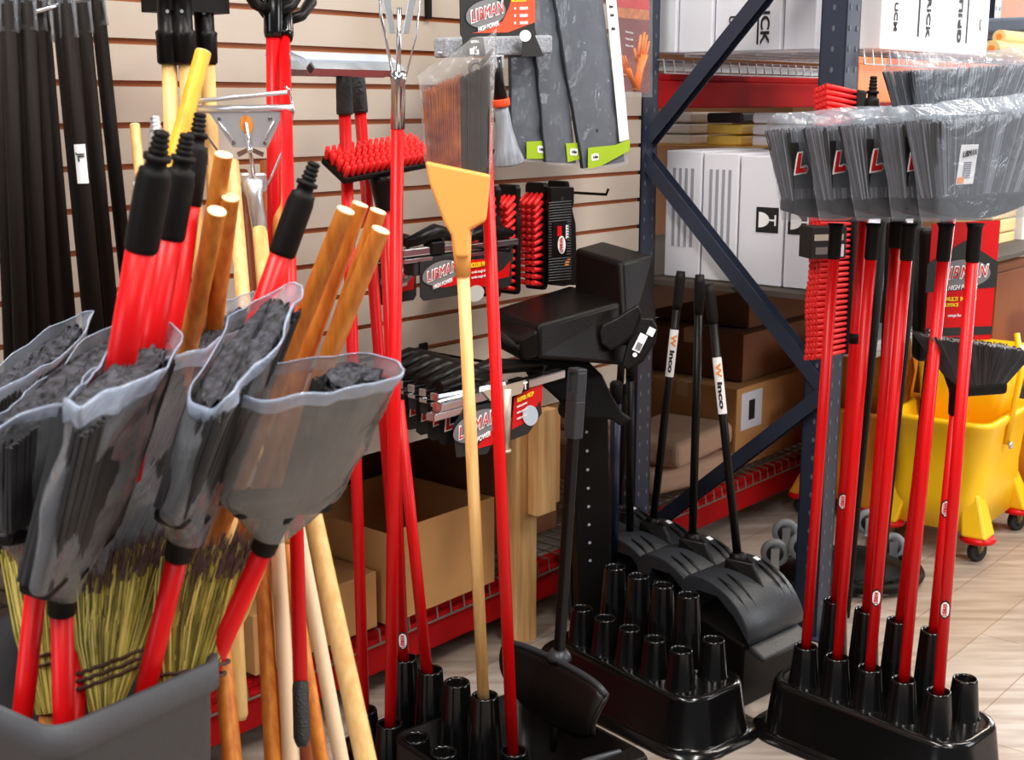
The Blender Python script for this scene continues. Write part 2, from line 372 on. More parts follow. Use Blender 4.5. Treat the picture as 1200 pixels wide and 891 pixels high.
for i in range(4):
    t = carton(1.36+.01*i, 1.85, vt[i]+.002, vt[i+1]-.002, 1.556, 1.93-.01*i, white if i in (4,) else whitebox,
               ['narrow white carton at the left end of the upper shelf', 'white carton beside the narrow one on the upper shelf', 'white carton with sideways UCM and BRICK lettering behind the brace',
                'pale grey blank carton right of the lettered BRICK one', 'bright white carton with black corner mark beside the rack post'][i], 'white cartons on the upper shelf', tape=False)
    if i == 2:
        text('UCM', UV(1.379, .185, 1.615), -UP, N, .020, ink, t, w=.066, bold=.03)
        text('BRICK', UV(1.379, .285, 1.648), -UP, N, .026, ink, t, w=.150, bold=.03)
        MB().uvbox(1.3785, 1.38, .262, .267, 1.572, 1.76).build('underline', ink, t)
# front cartons at the right, above the orange beam
def upfront(px): return wp(px, 66, .56)
ua, ub, uc = [(wp(x, 64, .565)-A0).dot(W) for x in (1031, 1097, 1156)]
t1 = carton(ua, ub-.002, .435, .565, 1.556, 1.92, white, 'bright white carton lettered BRICK at the upper right', 'white cartons above the orange beam', tape=False)
t2 = carton(ub+.002, uc, .435, .565, 1.556, 1.92, white, 'bright white carton lettered GRILL at the upper right', 'white cartons above the orange beam', tape=False)
du = ub-ua
text('UCM', UV(ua+du*.22, .566, 1.640), -UP, W, .020, ink, t1, w=.072, bold=.03)
text('BRICK', UV(ua+du*.80, .566, 1.662), -UP, W, .025, ink, t1, w=.135, bold=.03)
MB().uvbox(ua+du*.62, ua+du*.65, .565, .566, 1.595, 1.80).build('underline', ink, t1)
text('GRILL', UV(ub+du*.42, .566, 1.655), UP, -W, .025, ink, t2, w=.135, bold=.05)
MB().uvbox(ub+du*.56, ub+du*.59, .565, .566, 1.588, 1.80).build('underline', ink, t2)
MB().uvbox(ua-.0008, ua, .47, .51, 1.80, 1.83).build('corner_mark', ink, t1)
MB().prism(ell(UV(ub+du*.86, .5655, 1.645), W*.010, UP*.016), N*.0008).build('oval_logo', ink, t2)
MB().prism(ell(UV(ub+du*.86, .5665, 1.645), W*.006, UP*.012), N*.0008).build('oval_logo_centre', white, t2)
# folded goods further along the orange shelf
for k, (z, r, m, l) in enumerate([(1.585, .028, creamy, 'lower cream foam roll beside the GRILL carton'), (1.625, .022, creamy, 'upper cream foam roll with hollow end on the orange shelf')]):
    p = wp(1160, 80, .5); q = wp(1290, 80, .5); u0 = (p-A0).dot(W)+.06*k; u1 = (q-A0).dot(W)
    t = thing('foam_roll', UV(u0, .5, z-r), l, 'foam roll')
    MB().tube([UV(u0, .5, z), UV(u1, .5, z)], r, 16).build('roll', m, t)
    MB().tube([UV(u0-.002, .5, z), UV(u0+.004, .5, z)], r*.45, 12).build('hollow_end', orange, t)
MB().uvbox(2.75, 3.6, .2, .5, 1.65, 1.70).build('foam_bar', mat('slate_bar', (120, 132, 150), .5), bevel=.01, label='slate grey bar lying across the cream rolls', cat='bar')
MB().uvbox(3.9, 5.2, -1.2, -.3, 1.57, 2.3).build('carton', orangedark, bevel=.01, label='large orange brown carton behind the far rack post', cat='box')
# packs between the beams at top centre
packs = [(-.42, 20, (60, 50, 46)), (-.28, 14, (232, 220, 206)), (-.10, 14, (240, 200, 90)), (.06, 14, (240, 240, 244)), (.20, 14, (238, 238, 242)), (.33, 10, (226, 226, 232))]
for i, (v, n, c) in enumerate(packs):
    for k in range(3):
        cc = c if not (i in (0, 2) and k == 2) else (40, 34, 34)
        o = MB().uvbox(1.72, 1.98, v, v+.125, 1.292+k*.034, 1.292+k*.034+.030)
        o.build('towel_pack', mat('pack_%d_%d_%d' % cc, cc, .6), bevel=.008, seg=3,
                label='%s folded pack, %s of the %s over the middle cartons' % (['dark', 'cream', 'yellow', 'white', 'white', 'pale grey'][i], ['bottom', 'middle', 'top'][k], ['first stack from left', 'second stack', 'third stack', 'fourth stack', 'fifth stack', 'last stack'][i]), cat='pack', group='folded packs above the middle cartons')
MB().uvbox(1.70, 2.1, -.5, .5, 1.2895, 1.2915).build('pack_liner', mat('yellow_liner', (236, 180, 80), .6), label='yellow liner strip under the folded packs', cat='liner')
# brown cartons on the low deck
lows = [(1.45, 1.95, -.95, -.62, .19, .50, 'brown carton low on the deck, leftmost behind the handles'), (1.45, 1.95, -.95, -.64, .505, .82, 'brown carton stacked on the leftmost low one'),
        (2.0, 2.5, -.56, -.12, .19, .47, 'brown carton with a white shipping label on the low deck'), (2.1, 2.6, -.60, -.16, .475, .64, 'flat brown carton on top of the one with the shipping label'),
        (2.75, 3.2, -.6, -.08, .19, .72, 'tall brown carton beside the labelled one'), (2.2, 2.7, -.6, -.2, .645, .79, 'brown carton topmost under the maroon beam'),
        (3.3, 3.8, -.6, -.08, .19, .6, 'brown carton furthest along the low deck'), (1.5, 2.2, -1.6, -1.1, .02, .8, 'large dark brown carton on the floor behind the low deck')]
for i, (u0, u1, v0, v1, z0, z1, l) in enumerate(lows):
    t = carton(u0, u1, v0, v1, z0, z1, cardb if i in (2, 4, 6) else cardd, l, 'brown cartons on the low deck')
    if i == 2:
        b = MB().uvbox(u0+.03, u0+.17, v1, v1+.001, .32, .45).build('shipping_label', whitebox, t)
        MB().uvbox(u0+.08, u0+.12, v1+.001, v1+.002, .35, .42).build('barcode', ink, b)
# kraft bundles and paper sacks
def sack(u, v, z, sx, sy, sz, label, rot=0):
    m = MB(); c = UV(u, v, z+sz/2); x = (W*math.cos(rot)+N*math.sin(rot))*sx/2; y = (N*math.cos(rot)-W*math.sin(rot))*sy/2
    m.box(c, x, y, UP*sz/2)
    m.build('paper_sack', stone, bevel=min(sz, sy)*.32, seg=4, label=label, cat='sack')
sack(1.76, -.24, .19, .40, .28, .085, 'kraft paper sack lying lowest on the wire deck', .2)
sack(1.78, -.24, .278, .40, .28, .085, 'kraft paper sack on top of the lowest one', -.1)
sack(1.62, -.50, .19, .24, .2, .16, 'small grey kraft sack at the back of the wire deck')
sack(1.64, -.50, .352, .22, .2, .12, 'small grey kraft sack resting on another at the back', .2)
MB().uvbox(1.56, 1.76, -.60, -.42, .474, .58).build('paper_sack', mat('grey_stone', (150, 124, 104), .8), bevel=.03, seg=3, label='pale grey sack topmost behind the black posts', cat='sack')
# open box under the slat wall
def openbox(u0, u1, v0, v1, z0, z1, label):
    m = MB(); k = .005
    m.uvbox(u0, u1, v0, v1, z0, z0+k); m.uvbox(u0, u1, v1-k, v1, z0+k, z1); m.uvbox(u0, u1, v0, v0+k, z0+k, z1)
    m.uvbox(u0, u0+k, v0+k, v1-k, z0+k, z1); m.uvbox(u1-k, u1, v0+k, v1-k, z0+k, z1)
    return m.build('open_carton', cardb, label=label, cat='box')
openbox(.27, .66, -.42, -.045, .19, .42, 'open brown carton on the red beam under the slat wall')
carton(-.12, .25, -.45, -.06, .19, .33, cardb, 'closed brown carton left of the open one under the slat wall')
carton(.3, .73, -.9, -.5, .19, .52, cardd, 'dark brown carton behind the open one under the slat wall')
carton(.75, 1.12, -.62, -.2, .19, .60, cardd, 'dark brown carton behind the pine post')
# pine post
t = thing('pine_post', fp(600, 757), 'pale pine lumber post standing in front of the red floor beam', 'post')
u0 = (fp(584, 752)-A0).dot(W)
MB().uvbox(u0, u0+.085, -.045, -.007, 0, .640).build('stud', lumber, t, bevel=.002)
MB().uvbox(u0+.045, u0+.12, -.006, .03, .36, .640).build('block', lumber, t, bevel=.002)
MB().uvbox(u0+.13, u0+.19, -.05, -.012, .36, .636).build('block', cardb, t, bevel=.002)
# ================================================================ broom stands
def rrect(c, X, Y, a, b, r, z, n=6):
    L = []
    for sx, sy, q0 in ((1, 1, 0), (-1, 1, 90), (-1, -1, 180), (1, -1, 270)):
        for i in range(n+1):
            q = math.radians(q0+90*i/n); L.append(Vector(c)+X*(sx*(a-r)+r*math.cos(q))+Y*(sy*(b-r)+r*math.sin(q))+UP*z)
    return L
STANDS = {}
def stand(c, ang, key, label):
    S = Vector((math.cos(ang), math.sin(ang), 0)); T = Vector((-S.y, S.x, 0)); c = Vector((c[0], c[1], 0))
    t = thing('broom_stand', c, label, 'broom stand', 'black plastic broom stands')
    m = MB(); P = [(.285, .150, .10, .0), (.285, .150, .10, .006), (.262, .127, .085, .010), (.257, .122, .083, .016), (.243, .108, .07, .118), (.239, .104, .066, .126), (.228, .094, .06, .130), (.222, .088, .055, .126)]
    m.loft([rrect(c, S, T, a, b, r, z) for a, b, r, z in P])
    m.build('base', blackg, t)
    for row in (0, 1):
        for i in range(5):
            p = c + S*((i-2)*.0815+(.004 if row else -.004)) + T*(.05 if row else -.05)
            h = .30 if (row and i < 4) else .215
            k = (h-.126)/.09
            rb = .031+.003*k
            q = MB().lathe([(rb+.004, .124), (rb, .131), (.0265, h-.004), (.0255, h), (.0225, h+.0005), (.0205, h-.004), (.018, h-.06), (.001, h-.061)], p, n=24, cap=False)
            s = q.build('socket', blackg, t)
            STANDS[key, row, i] = p + UP*h
    return t
stand((.818, 2.705), math.radians(-46), 'R', 'black ten-socket broom stand full of red handles, at the right')
stand((.317, 2.925), math.radians(-50), 'M', 'empty black ten-socket broom stand in the middle of the floor')
stand((-.148, 2.385), math.radians(-46), 'L', 'black broom stand at the bottom centre holding red and wooden handles')
# ---------------------------------------------------------------- handle helpers
def threads(m, p, d, r, L, mi=0, n=14):
    x, y, z = basis(d); pr = []; k = 5
    for i in range(k):
        a = L*i/k; w = L/k; rr = r*(1-.25*i/k)
        pr += [(rr*.8, a), (rr, a+w*.3), (rr, a+w*.6), (rr*.8, a+w*.95)]
    pr.append((r*.5, L)); m.lathe(pr, p, d, n, mi)
def grip_tip(t, p, d, r, gl, tl, m=blackm):
    """moulded grip with a threaded end, from point p along d"""
    d = Vector(d).normalized(); b = MB()
    b.lathe([(r*.9, 0), (r*.98, .002), (r, .006), (r, gl-.012), (r*.93, gl-.006), (r*.9, gl), (r*.62, gl+.002), (r*.6, gl+.010), (r*.8, gl+.011), (r*.8, gl+.016), (r*.5, gl+.017)], p, d, 22)
    q = b.build('grip', m, t)
    b = MB(); threads(b, p+d*(gl+.012), d, r*.60, tl); b.build('threaded_tip', m, q)
def badge(t, p, d, r, side, s=.02):
    """small oval maker's sticker wrapped on a handle, facing side"""
    d = Vector(d).normalized(); side = Vector(side); side = (side-d*side.dot(d)).normalized(); x = d.cross(side)
    def patch(w, h, rr, m, nm, par):
        g = []; n = 10
        for j in range(9):
            yy = -1+2*j/8; lo = []
            for i in range(n+1):
                xx = (-1+2*i/n)*math.sqrt(max(.03, 1-abs(yy)**3)); a = xx*w/rr
                lo.append(p+d*yy*h+side*rr*math.cos(a)+x*rr*math.sin(a))
            g.append(lo)
        return MB().loft(g, 0, True, False, False).build(nm, m, par)
    k = patch(r*.95, s, r+.0007, ink, 'sticker', t); k2 = patch(r*.75, s*.82, r+.0012, whiteink, 'oval', k)
    text('LIBMAN', p+side*(r+.0016), d, -x, s*.42, redink, k, w=s*1.3, bold=.03, lift=0)
CAMV = lambda p: (CAMP-Vector(p)).normalized()
def fan(B, wb, nb, L, R, nt):
    def P(s, t, h):
        b = B+wb*s+nb*t; a = L+(R-L)*((s+1)/2)+nt*t
        return b.lerp(a, h)
    return P
def bristles(P, n, r0, r1, jit=.05, lean=0, tier=1, core=.93, mi=0, wav=.0, ntip=0, nm=1):
    m = MB()
    lo = []
    for h in (0, .5, 1*.97):
        L = []
        for k in range(28):
            a = 2*math.pi*k/28; c, s_ = math.cos(a), math.sin(a)
            L.append(P(core*math.copysign(abs(c)**.35, c), core*math.copysign(abs(s_)**.35, s_), h))
        lo.append(L)
    m.loft(lo, mi)
    for i in range(n):
        if i < n*.7: s = random.uniform(-1, 1); t = random.choice((-1, 1))*random.uniform(.9, 1.03)
        elif i < n*.8: s = random.choice((-1, 1))*random.uniform(.95, 1.02); t = random.uniform(-1, 1)
        else: s = random.uniform(-1, 1); t = random.uniform(-1, 1)
        h1 = 1+random.uniform(-jit, jit*.4); s2 = s+random.uniform(-lean, lean)*.2; t2 = t+random.uniform(-wav, wav)
        a = P(s, t, 0); b = P((s+s2)/2, t2, h1*.55); c = P(s2, t, h1)
        m.tube([a, b, c], [r0, (r0+r1)/2, r1], 4, mi if nm == 1 else random.choice((0, 0, 1, 2) if nm == 3 else (0, 1)), hint=(.3, .9, .1))
    return m
def film_bag(P, h0, h1, sc, t, m, seal=1.22, amp=.012, skew=0, base_close=True, seed=0, tt=1.35, n=48, rows=16, bow=0.0):
    """a bag around a broom head: lofted superellipse, crumpled by noise, pinched shut past the bristle ends"""
    lo = []
    for i in range(rows+1):
        h = h0+(h1-h0)*i/rows; e = max(0, (h-1.02)/(h1-1.02)) if h1 > 1.02 else 0; b0 = max(0, (0.12-h)/(0.12-h0)) if base_close else 0
        L = []
        for k in range(n):
            a = 2*math.pi*k/n; c, s_ = math.cos(a), math.sin(a)
            s = sc*math.copysign(abs(c)**.45, c)*(1-.55*b0); q = tt*math.copysign(abs(s_)**.45, s_)*(1-.93*e**1.5)*(1-.3*b0)
            hh = h + skew*s*e
            p = P(s, q, hh); w = noise.noise_vector(p*16+Vector((seed*7.3, 0, 0)))+.6*noise.noise_vector(p*42+Vector((0, seed*3.1, 0)))
            p = p + w*amp*(.5+e*1.2)
            L.append(p)
        lo.append(L)
    return MB().loft(lo, 0, True, False).build('plastic_bag', m, t)
# ================================================================ right-hand brooms
DW = Vector((.80, .60, 0)); DT = Vector((.60, -.80, 0))
def handle(t, a, b, r, m, name='handle'): return MB().tube([a, b], r, 16).build(name, m, t)
topsx = [980, 1024, 1066, 1109, 1143]
def angle_broom(i, base, top, left, right, label, stick_y=None, lab=True, big=False, bagged=True, upl=0):
    a = base-UP*.05; b = top; d = (b-a).normalized()
    t = thing('angle_broom', a, label, 'broom', 'bagged angle brooms with red handles' if bagged else None)
    handle(t, a, b-d*.055, .0117, red)
    s = MB().lathe([(.0125, -.075), (.0138, -.07), (.0138, -.01), (.018, .0)], b, d, 18).build('handle_socket', blackm, t)
    # arched yoke into the block
    B = b + UP*.045
    wb = DW*.155; nb = DT*.022
    bl = MB(); lo = []
    for k in range(13):
        x = -1+k/6; zz = -.030*math.cos(x*1.35)-.004
        c = B+wb*x; lo.append([c-nb+UP*(zz), c+nb*.9+UP*(zz), c+nb+UP*.014, c-nb+UP*.014])
    bl.loft(lo, 0, False); bl.build('block', blackm, t, bevel=.004)
    Lp = B+UP*(.150+upl)-DW*left; Rp = B+UP*(.172)+DW*right
    P = fan(B+UP*.01, wb*.98, nb*.85, Lp, Rp, DT*.030)
    bristles(P, 760, .0016, .0012, .03, nm=3).build('bristles', [greybr, greydk, greylt], t)
    # black picture sticker on the end of the bristles
    if bagged:
        film_bag(fan(B+UP*.01, wb*1.04, nb*1.25, Lp, Rp, DT*.033), -.30, 1.22, 1.03, t, film, amp=.0045, seed=i+1, tt=1.1, base_close=False)
        if lab:
            q = P(-.84, 1.07, .50); e1 = DW; e2 = (P(-.84, 1.0, 1)-P(-.84, 1.0, 0)).normalized(); zz = e1.cross(e2)
            k = MB().box(q, e1*.030, e2*.048, zz*.0006).build('head_sticker', ink, t)
            text('L.', q+zz*.0019-e1*.006+e2*.004, e1+e2*.08, UP, .036, redink, k, bold=.07, shear=.25)
            text('L.', q+zz*.0009-e1*.006+e2*.004, e1+e2*.08, UP, .036, whiteink, k, bold=.16, shear=.25)
        if big:
            q = P(-.50, 1.22, .42); e1 = DW; e2 = (P(0, 1.2, 1)-P(0, 1.2, 0)); e2 = (e2-e1*e2.dot(e1)).normalized(); zz = e1.cross(e2)
            k = MB().box(q, e1*.027, e2*.037, zz*.0007).build('barcode_label', white, t, bevel=.002)
            text('LIBMAN', q+zz*.0015+e2*.021, e1+e2*.1, e2, .012, ink, k, w=.042, bold=.0, shear=.2)
            bb = MB()
            for j in range(9): bb.box(q+zz*.001+e2*(.004-.0035*j), e1*.012, e2*.0010, zz*.0004)
            bb.build('barcode', mat('bar_grey', (110, 110, 116), .6), k)
            MB().box(q+zz*.001-e2*.029-e1*.015, e1*.010, e2*.006, zz*.0005).build('price_sticker', orange, k)
    if stick_y:
        f = (stick_y-b.z)/(a.z-b.z); badge(t, b.lerp(a, f), d, .0117, CAMV(a))
    return t
names = ['bagged grey angle broom, first from the left in the right stand', 'bagged grey angle broom, second from the left in the right stand', 'bagged grey angle broom, third from the left in the right stand',
         'bagged grey angle broom, fourth from the left in the right stand', 'bagged grey angle broom with white barcode label, nearest in the right stand']
for i in range(5):
    b0 = STANDS['R', 0, i]; top = ry(topsx[i], 262, b0.y)
    angle_broom(i, b0, top, .200, .235, names[i], {2: .38, 4: .40}.get(i), lab=i < 4, big=i == 4)
# tall one behind
b0 = STANDS['R', 1, 2]; top = ry(1120, 200, b0.y)
angle_broom(7, b0, top, .22, .24, 'bagged grey angle broom raised above the others at the right edge', None, lab=False)
# long red pole with black threaded cap
b0 = STANDS['R', 1, 0]; top = ry(1020, 145, b0.y); t = thing('red_pole', b0-UP*.1, 'long red pole with black threaded cap rising above the bagged brooms', 'pole')
a = b0-UP*.07; d = (top-a).normalized(); handle(t, a, top, .0117, red); grip_tip(t, top-d*.01, d, .0165, .062, .035); badge(t, a.lerp(top, .27), d, .0117, CAMV(a))
MB().tube([a.lerp(top, .585), a.lerp(top, .605)], .0125, 16).build('band', blackm, t)
# second rear handle: black-headed broom hidden behind the bags
b0 = STANDS['R', 1, 1]; top = ry(1050, 285, b0.y); t = thing('red_pole', b0-UP*.1, 'red pole with black head end, partly hidden between the front handles', 'pole')
a = b0-UP*.07; d = (top-a).normalized(); handle(t, a, top, .0117, red); grip_tip(t, top-d*.01, d, .017, .07, .03)
# unbagged grey broom low at the right
b0 = STANDS['R', 1, 3]; a = b0-UP*.07; top = ry(1121, 470, b0.y-.0)
t = thing('angle_broom', a, 'unbagged dark grey angle broom standing lower behind the nearest red handle', 'broom'); d = (top-a).normalized()
handle(t, a, top, .0117, red); badge(t, a.lerp(top, .60), d, .0117, CAMV(a))
MB().lathe([(.013, -.06), (.015, -.055), (.017, -.01), (.03, .02)], top+d*.03, d, 18).build('handle_socket', blackm, t)
B = ry(1146, 455, b0.y); DW2 = Vector((.96, .28, 0)); DT2 = Vector((.28, -.96, 0))
MB().box(B, DW2*.062, DT2*.018, UP*.014).build('block', blackm, t, bevel=.008)
P = fan(B+UP*.01, DW2*.056, DT2*.017, ry(1082, 392, b0.y-.05), ry(1197, 408, b0.y+.05), DT2*.045)
bristles(P, 620, .0017, .0012, .05, nm=2).build('bristles', [mat('charcoal_bristle', (62, 62, 66), .6, var=.3, vscale=40), greydk], t)
# hanging red push broom head
def push_head(p0, p1, out, label, col=redp, L=.075, card=True, wid=.028):
    """long block from p0 down to p1 with bristle rows sticking out along 'out'"""
    p0, p1 = Vector(p0), Vector(p1); d = (p1-p0).normalized(); out = Vector(out); out = (out-d*out.dot(d)).normalized(); s = d.cross(out)
    t = thing('push_broom', p1, label, 'brush'); ln = (p1-p0).length
    MB().box((p0+p1)/2, d*ln/2, out*.014, s*wid).build('block', blackm, t, bevel=.007, seg=3)
    m = MB(); n = int(ln/.0125)
    for i in range(n):
        c = p0+d*(ln*(i+.5)/n)
        for j in range(4):
            cc = c+s*wid*(-.75+.5*j); k = (i/(n-1)-.5)*2
            tip = cc+out*(L+.003*math.cos(i*.5))+d*(k*.012+random.uniform(-.001, .001))-UP*.008
            m.tube([cc+out*.010, cc.lerp(tip, .6), tip], [.0040, .0060, .0068], 6, hint=s)
    m.build('bristles', col, t)
    return t, d, out, s
pt, pb = pl(1003, 108, 3.05), pl(994, 440, 3.02)
t, d, out, s = push_head(pt, pl(990, 415, 3.03), Vector((-1, -.35, 0)), 'long red-bristled push broom head hanging upright beside the rack post', L=.092)
q = pl(964, 283, 3.0); e1 = Vector((.97, .24, 0)).normalized()
k = MB().box(q, e1*.044, UP*.036, e1.cross(UP)*.030).build('card_sleeve', ink, t, bevel=.002)
zz = e1.cross(UP); MB().box(q+zz*.0305-UP*.002+UP*.014, e1*.036, UP*.007, zz*.0006).build('print_strip', mat('buff_print', (190, 180, 160), .6), k)
MB().box(q+zz*.0305-UP*.018-e1*.012, e1*.02, UP*.008, zz*.0006).build('print_panel', mat('grey_print2', (120, 116, 110), .6), k); MB().box(q+zz*.0305-UP*.018+e1*.030, e1*.008, UP*.014, zz*.0006).build('barcode', whiteink, k)
# other hanging heads seen between the handles
t, d, out, s = push_head(pl(1046, 262, 3.1), pl(1038, 446, 3.1), Vector((1, -.3, 0)), 'black push broom block with dark red bristles between the front handles', mat('deep_red', (130, 16, 18), .6), .03)
MB().box(pl(1083, 345, 3.15), Vector((.022, .006, 0)), Vector((0, .03, 0)), Vector((-.006, 0, .16))).build('hanging_block', blackm, bevel=.012, seg=3, label='tall black brush block hanging left of the red card', cat='brush')
def tube_at(pts, r, name, m, label, cat, **kw): return MB().tube(pts, r, 12).build(name, m, label=label, cat=cat, **kw)
# red LIBMAN header card at the right
def card(name, quad, m, label, cat, thick=.002, parent=None):
    q = [Vector(p) for p in quad]; n = (q[1]-q[0]).cross(q[3]-q[0]).normalized()
    mb = MB().prism([p for p in q], n*thick)
    if parent is not None: return mb.build(name, m, parent), n
    t = thing(name, q[0], label, cat); mb.build('card', m, t); return t, n
Y = 3.0
c0, c1, c2, c3 = ry(1083, 400, Y), ry(1160, 398, Y+.06), ry(1172, 258, Y+.06), ry(1092, 262, Y)
t, n = card('broom_card', [c0, c1, c2, c3], red, 'red and black header card reading LIBMAN behind the nearest handle', 'package')
X = (c1-c0).normalized(); V = (c3-c0).normalized(); nf = X.cross(V)
def on(u, v, k=.003): return c0+(c1-c0)*u+(c3-c0)*v+nf*k
b = MB().prism([on(-.04, .42), on(1.02, .46), on(1.02, .68), on(.5, .86), on(-.04, .66)], nf*.0008).build('black_swoosh', ink, t)
libman(on(.50, .58, .004), X, V, .135, t)
text('MULTI  INDOOR', on(.5, .36), X, V, .009, yellow, t, w=.085, bold=.05); text('SURFACE', on(.35, .31), X, V, .008, yellow, t, w=.04, bold=.05)
text('sweeps fine dirt', on(.45, .22), X, V, .008, whiteink, t, w=.05); MB().prism([on(0, .04), on(1, .05), on(1, .12), on(0, .11)], nf*.0008).build('black_band', ink, t); text('24"', on(.1, .078, .004), X, V, .012, whiteink, t, bold=.04)
c0, c1, c2, c3 = ry(1078, 325, 3.2), ry(1092, 325, 3.16), ry(1101, 268, 3.16), ry(1087, 268, 3.2)
t, n = card('broom_card', [c0, c1, c2, c3], red, 'narrow red card turned edge-on beside the fourth handle', 'package')
X = (c1-c0).normalized(); V = (c3-c0).normalized()
text('L', (c0+c1+c2+c3)/4+UP*.03, X, V, .03, whiteink, t, bold=.06, shear=.2)
# threaded tips of poles against the orange beam
for i, (x, y) in enumerate([(1053, 100), (1092, 100), (1123, 100)]):
    q = wp(x-6, y+60, .62); p = wp(x, y, .62); d = (p-q).normalized()
    t = thing('spare_pole', q-UP*.7, ['black threaded pole tip, left of three against the orange beam', 'black threaded pole tip, middle of three against the orange beam', 'black threaded pole tip, right of three against the orange beam'][i], 'pole', 'threaded poles against the orange beam')
    handle(t, Vector((q.x-.06, q.y-.02, .02)), q, .0117, blackm); grip_tip(t, q-d*.02, d, .015, .10, .04)
# cream boxes and rusty tarp behind
for k in range(4):
    MB().uvbox(2.82, 3.05, .22, .40, .865+k*.050, .911+k*.050).build('cream_box', creamy, bevel=.006, label='cream coloured flat box, %s of the stack behind the red card' % ['bottom', 'second', 'third', 'top'][k], cat='box', group='cream boxes behind the red card')
MB().uvbox(3.07, 3.4, .22, .42, .865, 1.09).build('carton', white, bevel=.004, label='small white carton right of the cream boxes', cat='box')
t = thing('cupboard', UV(3.2, .2, 0), 'rust brown low cupboard carrying the cream boxes at the right edge', 'cupboard')
MB().uvbox(2.78, 3.7, .0, .42, .04, .862).build('body', orangedark, t, bevel=.012, seg=3)
MB().uvbox(2.82, 3.22, .421, .430, .08, .83).build('door', orangedark, t, bevel=.004); MB().uvbox(2.80, 3.68, .02, .40, 0, .039).build('plinth', blackm, t)
# ================================================================ lobby dust pans with ribbed hoods
def winco(c, ang, hp, label, top=None, sticker=None, small=False):
    c = Vector((c[0], c[1], 0)); X = Vector((math.cos(ang), math.sin(ang), 0)); Yf = Vector((X.y, -X.x, 0))   # X width, Yf front
    t = thing('lobby_dustpan', c, label, 'dustpan', 'lobby dustpans with ribbed hoods'); w = .135
    def q(x, y, z): return c+X*x+Yf*y+UP*z
    prof = [(-.085, .03), (-.09, .20)]+[(-.045+.045*math.cos(q), .255+.045*math.sin(q)) for q in [math.radians(180-12*k) for k in range(1, 8)]]+[(-.04+.165*math.sin(q), .145+.156*math.cos(q)) for q in [math.radians(8+9.5*k) for k in range(0, 8)]]+[(.118, .165), (.07, .225), (.02, .262), (-.04, .262), (-.065, .20), (-.065, .03)]
    m = MB(); m.loft([[q(s, y, z) for y, z in prof] for s in (-w*.95, 0, w*.72)], 0, True); m.build('hood', graypan, t, bevel=.004)
    m = MB(); m.hexa([q(-w*.9, -.08, .0), q(w*.68, -.08, .0), q(w*.68, .10, .0), q(-w*.94, .10, .0), q(-w*.96, -.08, .21), q(w*.70, -.08, .21), q(w*.70, .105, .165), q(-w*.97, .105, .165)])
    m.build('pan_body', blackp, t, bevel=.006)
    m = MB(); m.hexa([q(-w*.85, .105, .145), q(-w*.85, .15, .128), q(w*.62, .15, .128), q(w*.62, .105, .145), q(-w*.85, .105, .166), q(-w*.85, .155, .140), q(w*.62, .155, .140), q(w*.62, .105, .166)])
    m.build('front_lip', graypan, t, bevel=.006)
    r = MB()
    for x in (-.100, -.064, .054, .080):
        r.tube([q(x, .0, .300), q(x, .035, .285), q(x, .065, .263), q(x, .095, .233)], [.001, .005, .005, .001], 8)
    r.build('hood_rib', blackp, t)
    m = MB(); m.hexa([q(-.035, -.03, .285), q(.035, -.03, .285), q(.004, .075, .250), q(-.004, .075, .250), q(-.034, -.03, .325), q(.034, -.03, .325), q(.004, .03, .318), q(-.004, .03, .318)])
    m.build('handle_mount', blackp, t, bevel=.004)
    a = q(0, -.012, .30); b = top if top is not None else a+UP*.8; d = (b-a).normalized()
    MB().lathe([(.022, 0), (.020, .03), (.014, .034)], a, d, 16).build('socket', blackp, t)
    h = MB().tube([a, b-d*.05], .0105, 14); h.build('handle', blackp, t)
    g = MB().tube([b-d*.10, b-d*.085, b-d*.02, b], [.0108, .0135, .0135, .011], 14); g.build('hanging_cap', blackm, t)
    if sticker is not None:
        z0, z1 = sticker; p = b+(a-b)*z0; p2 = b+(a-b)*z1; L = (p2-p).length; cc = (p+p2)/2; f = CAMV(cc); f = (f-d*f.dot(d)).normalized(); x = d.cross(f)
        lo = []
        for e in (-L/2, L/2):
            lo.append([cc+d*e+f*.0113*math.cos(k)+x*.0113*math.sin(k) for k in [-1.45+2.9*j/10 for j in range(11)]])
        k = MB().loft(lo, 0, True, False, False).build('sticker', whiteink, t)
        text('inco', cc+f*.0118-d*L*.17, -d, x, .012, ink, k, w=L*.48, bold=.06, lift=0)
        text('W', cc+f*.0118+d*L*.27, -d, x, .013, orange, k, w=L*.26, bold=.06, lift=0)
    p = q(.03, .02, .3205); MB().box(p, X*.007, Yf*.007-UP*.002, UP*.0006).build('size_sticker', whiteink, t)
    return t
A_ = math.radians(44)
def wtop(cx, px, py): return ry(px, py, cx)
pos = [(.568, 3.072), (.474, 3.225), (.385, 3.36), (.30, 3.485)]
a1 = ry(831, 333, 3.22); winco(pos[0], A_, 0, 'nearest of the ribbed lobby dustpans, its handle carrying the larger white sticker', a1, (.26, .46))
a2 = ry(820, 322, 3.26); winco(pos[1], A_, 0, 'second ribbed lobby dustpan behind the nearest, plain black upright handle', a2)
a3 = ry(798, 318, 3.40); winco(pos[2], A_, 0, 'third ribbed lobby dustpan, handle leaning left with a narrow white sticker', a3, (.22, .40))
a4 = ry(742, 420, 3.50); winco(pos[3], A_, 0, 'fourth ribbed lobby dustpan, furthest back beside the black display post', a4)
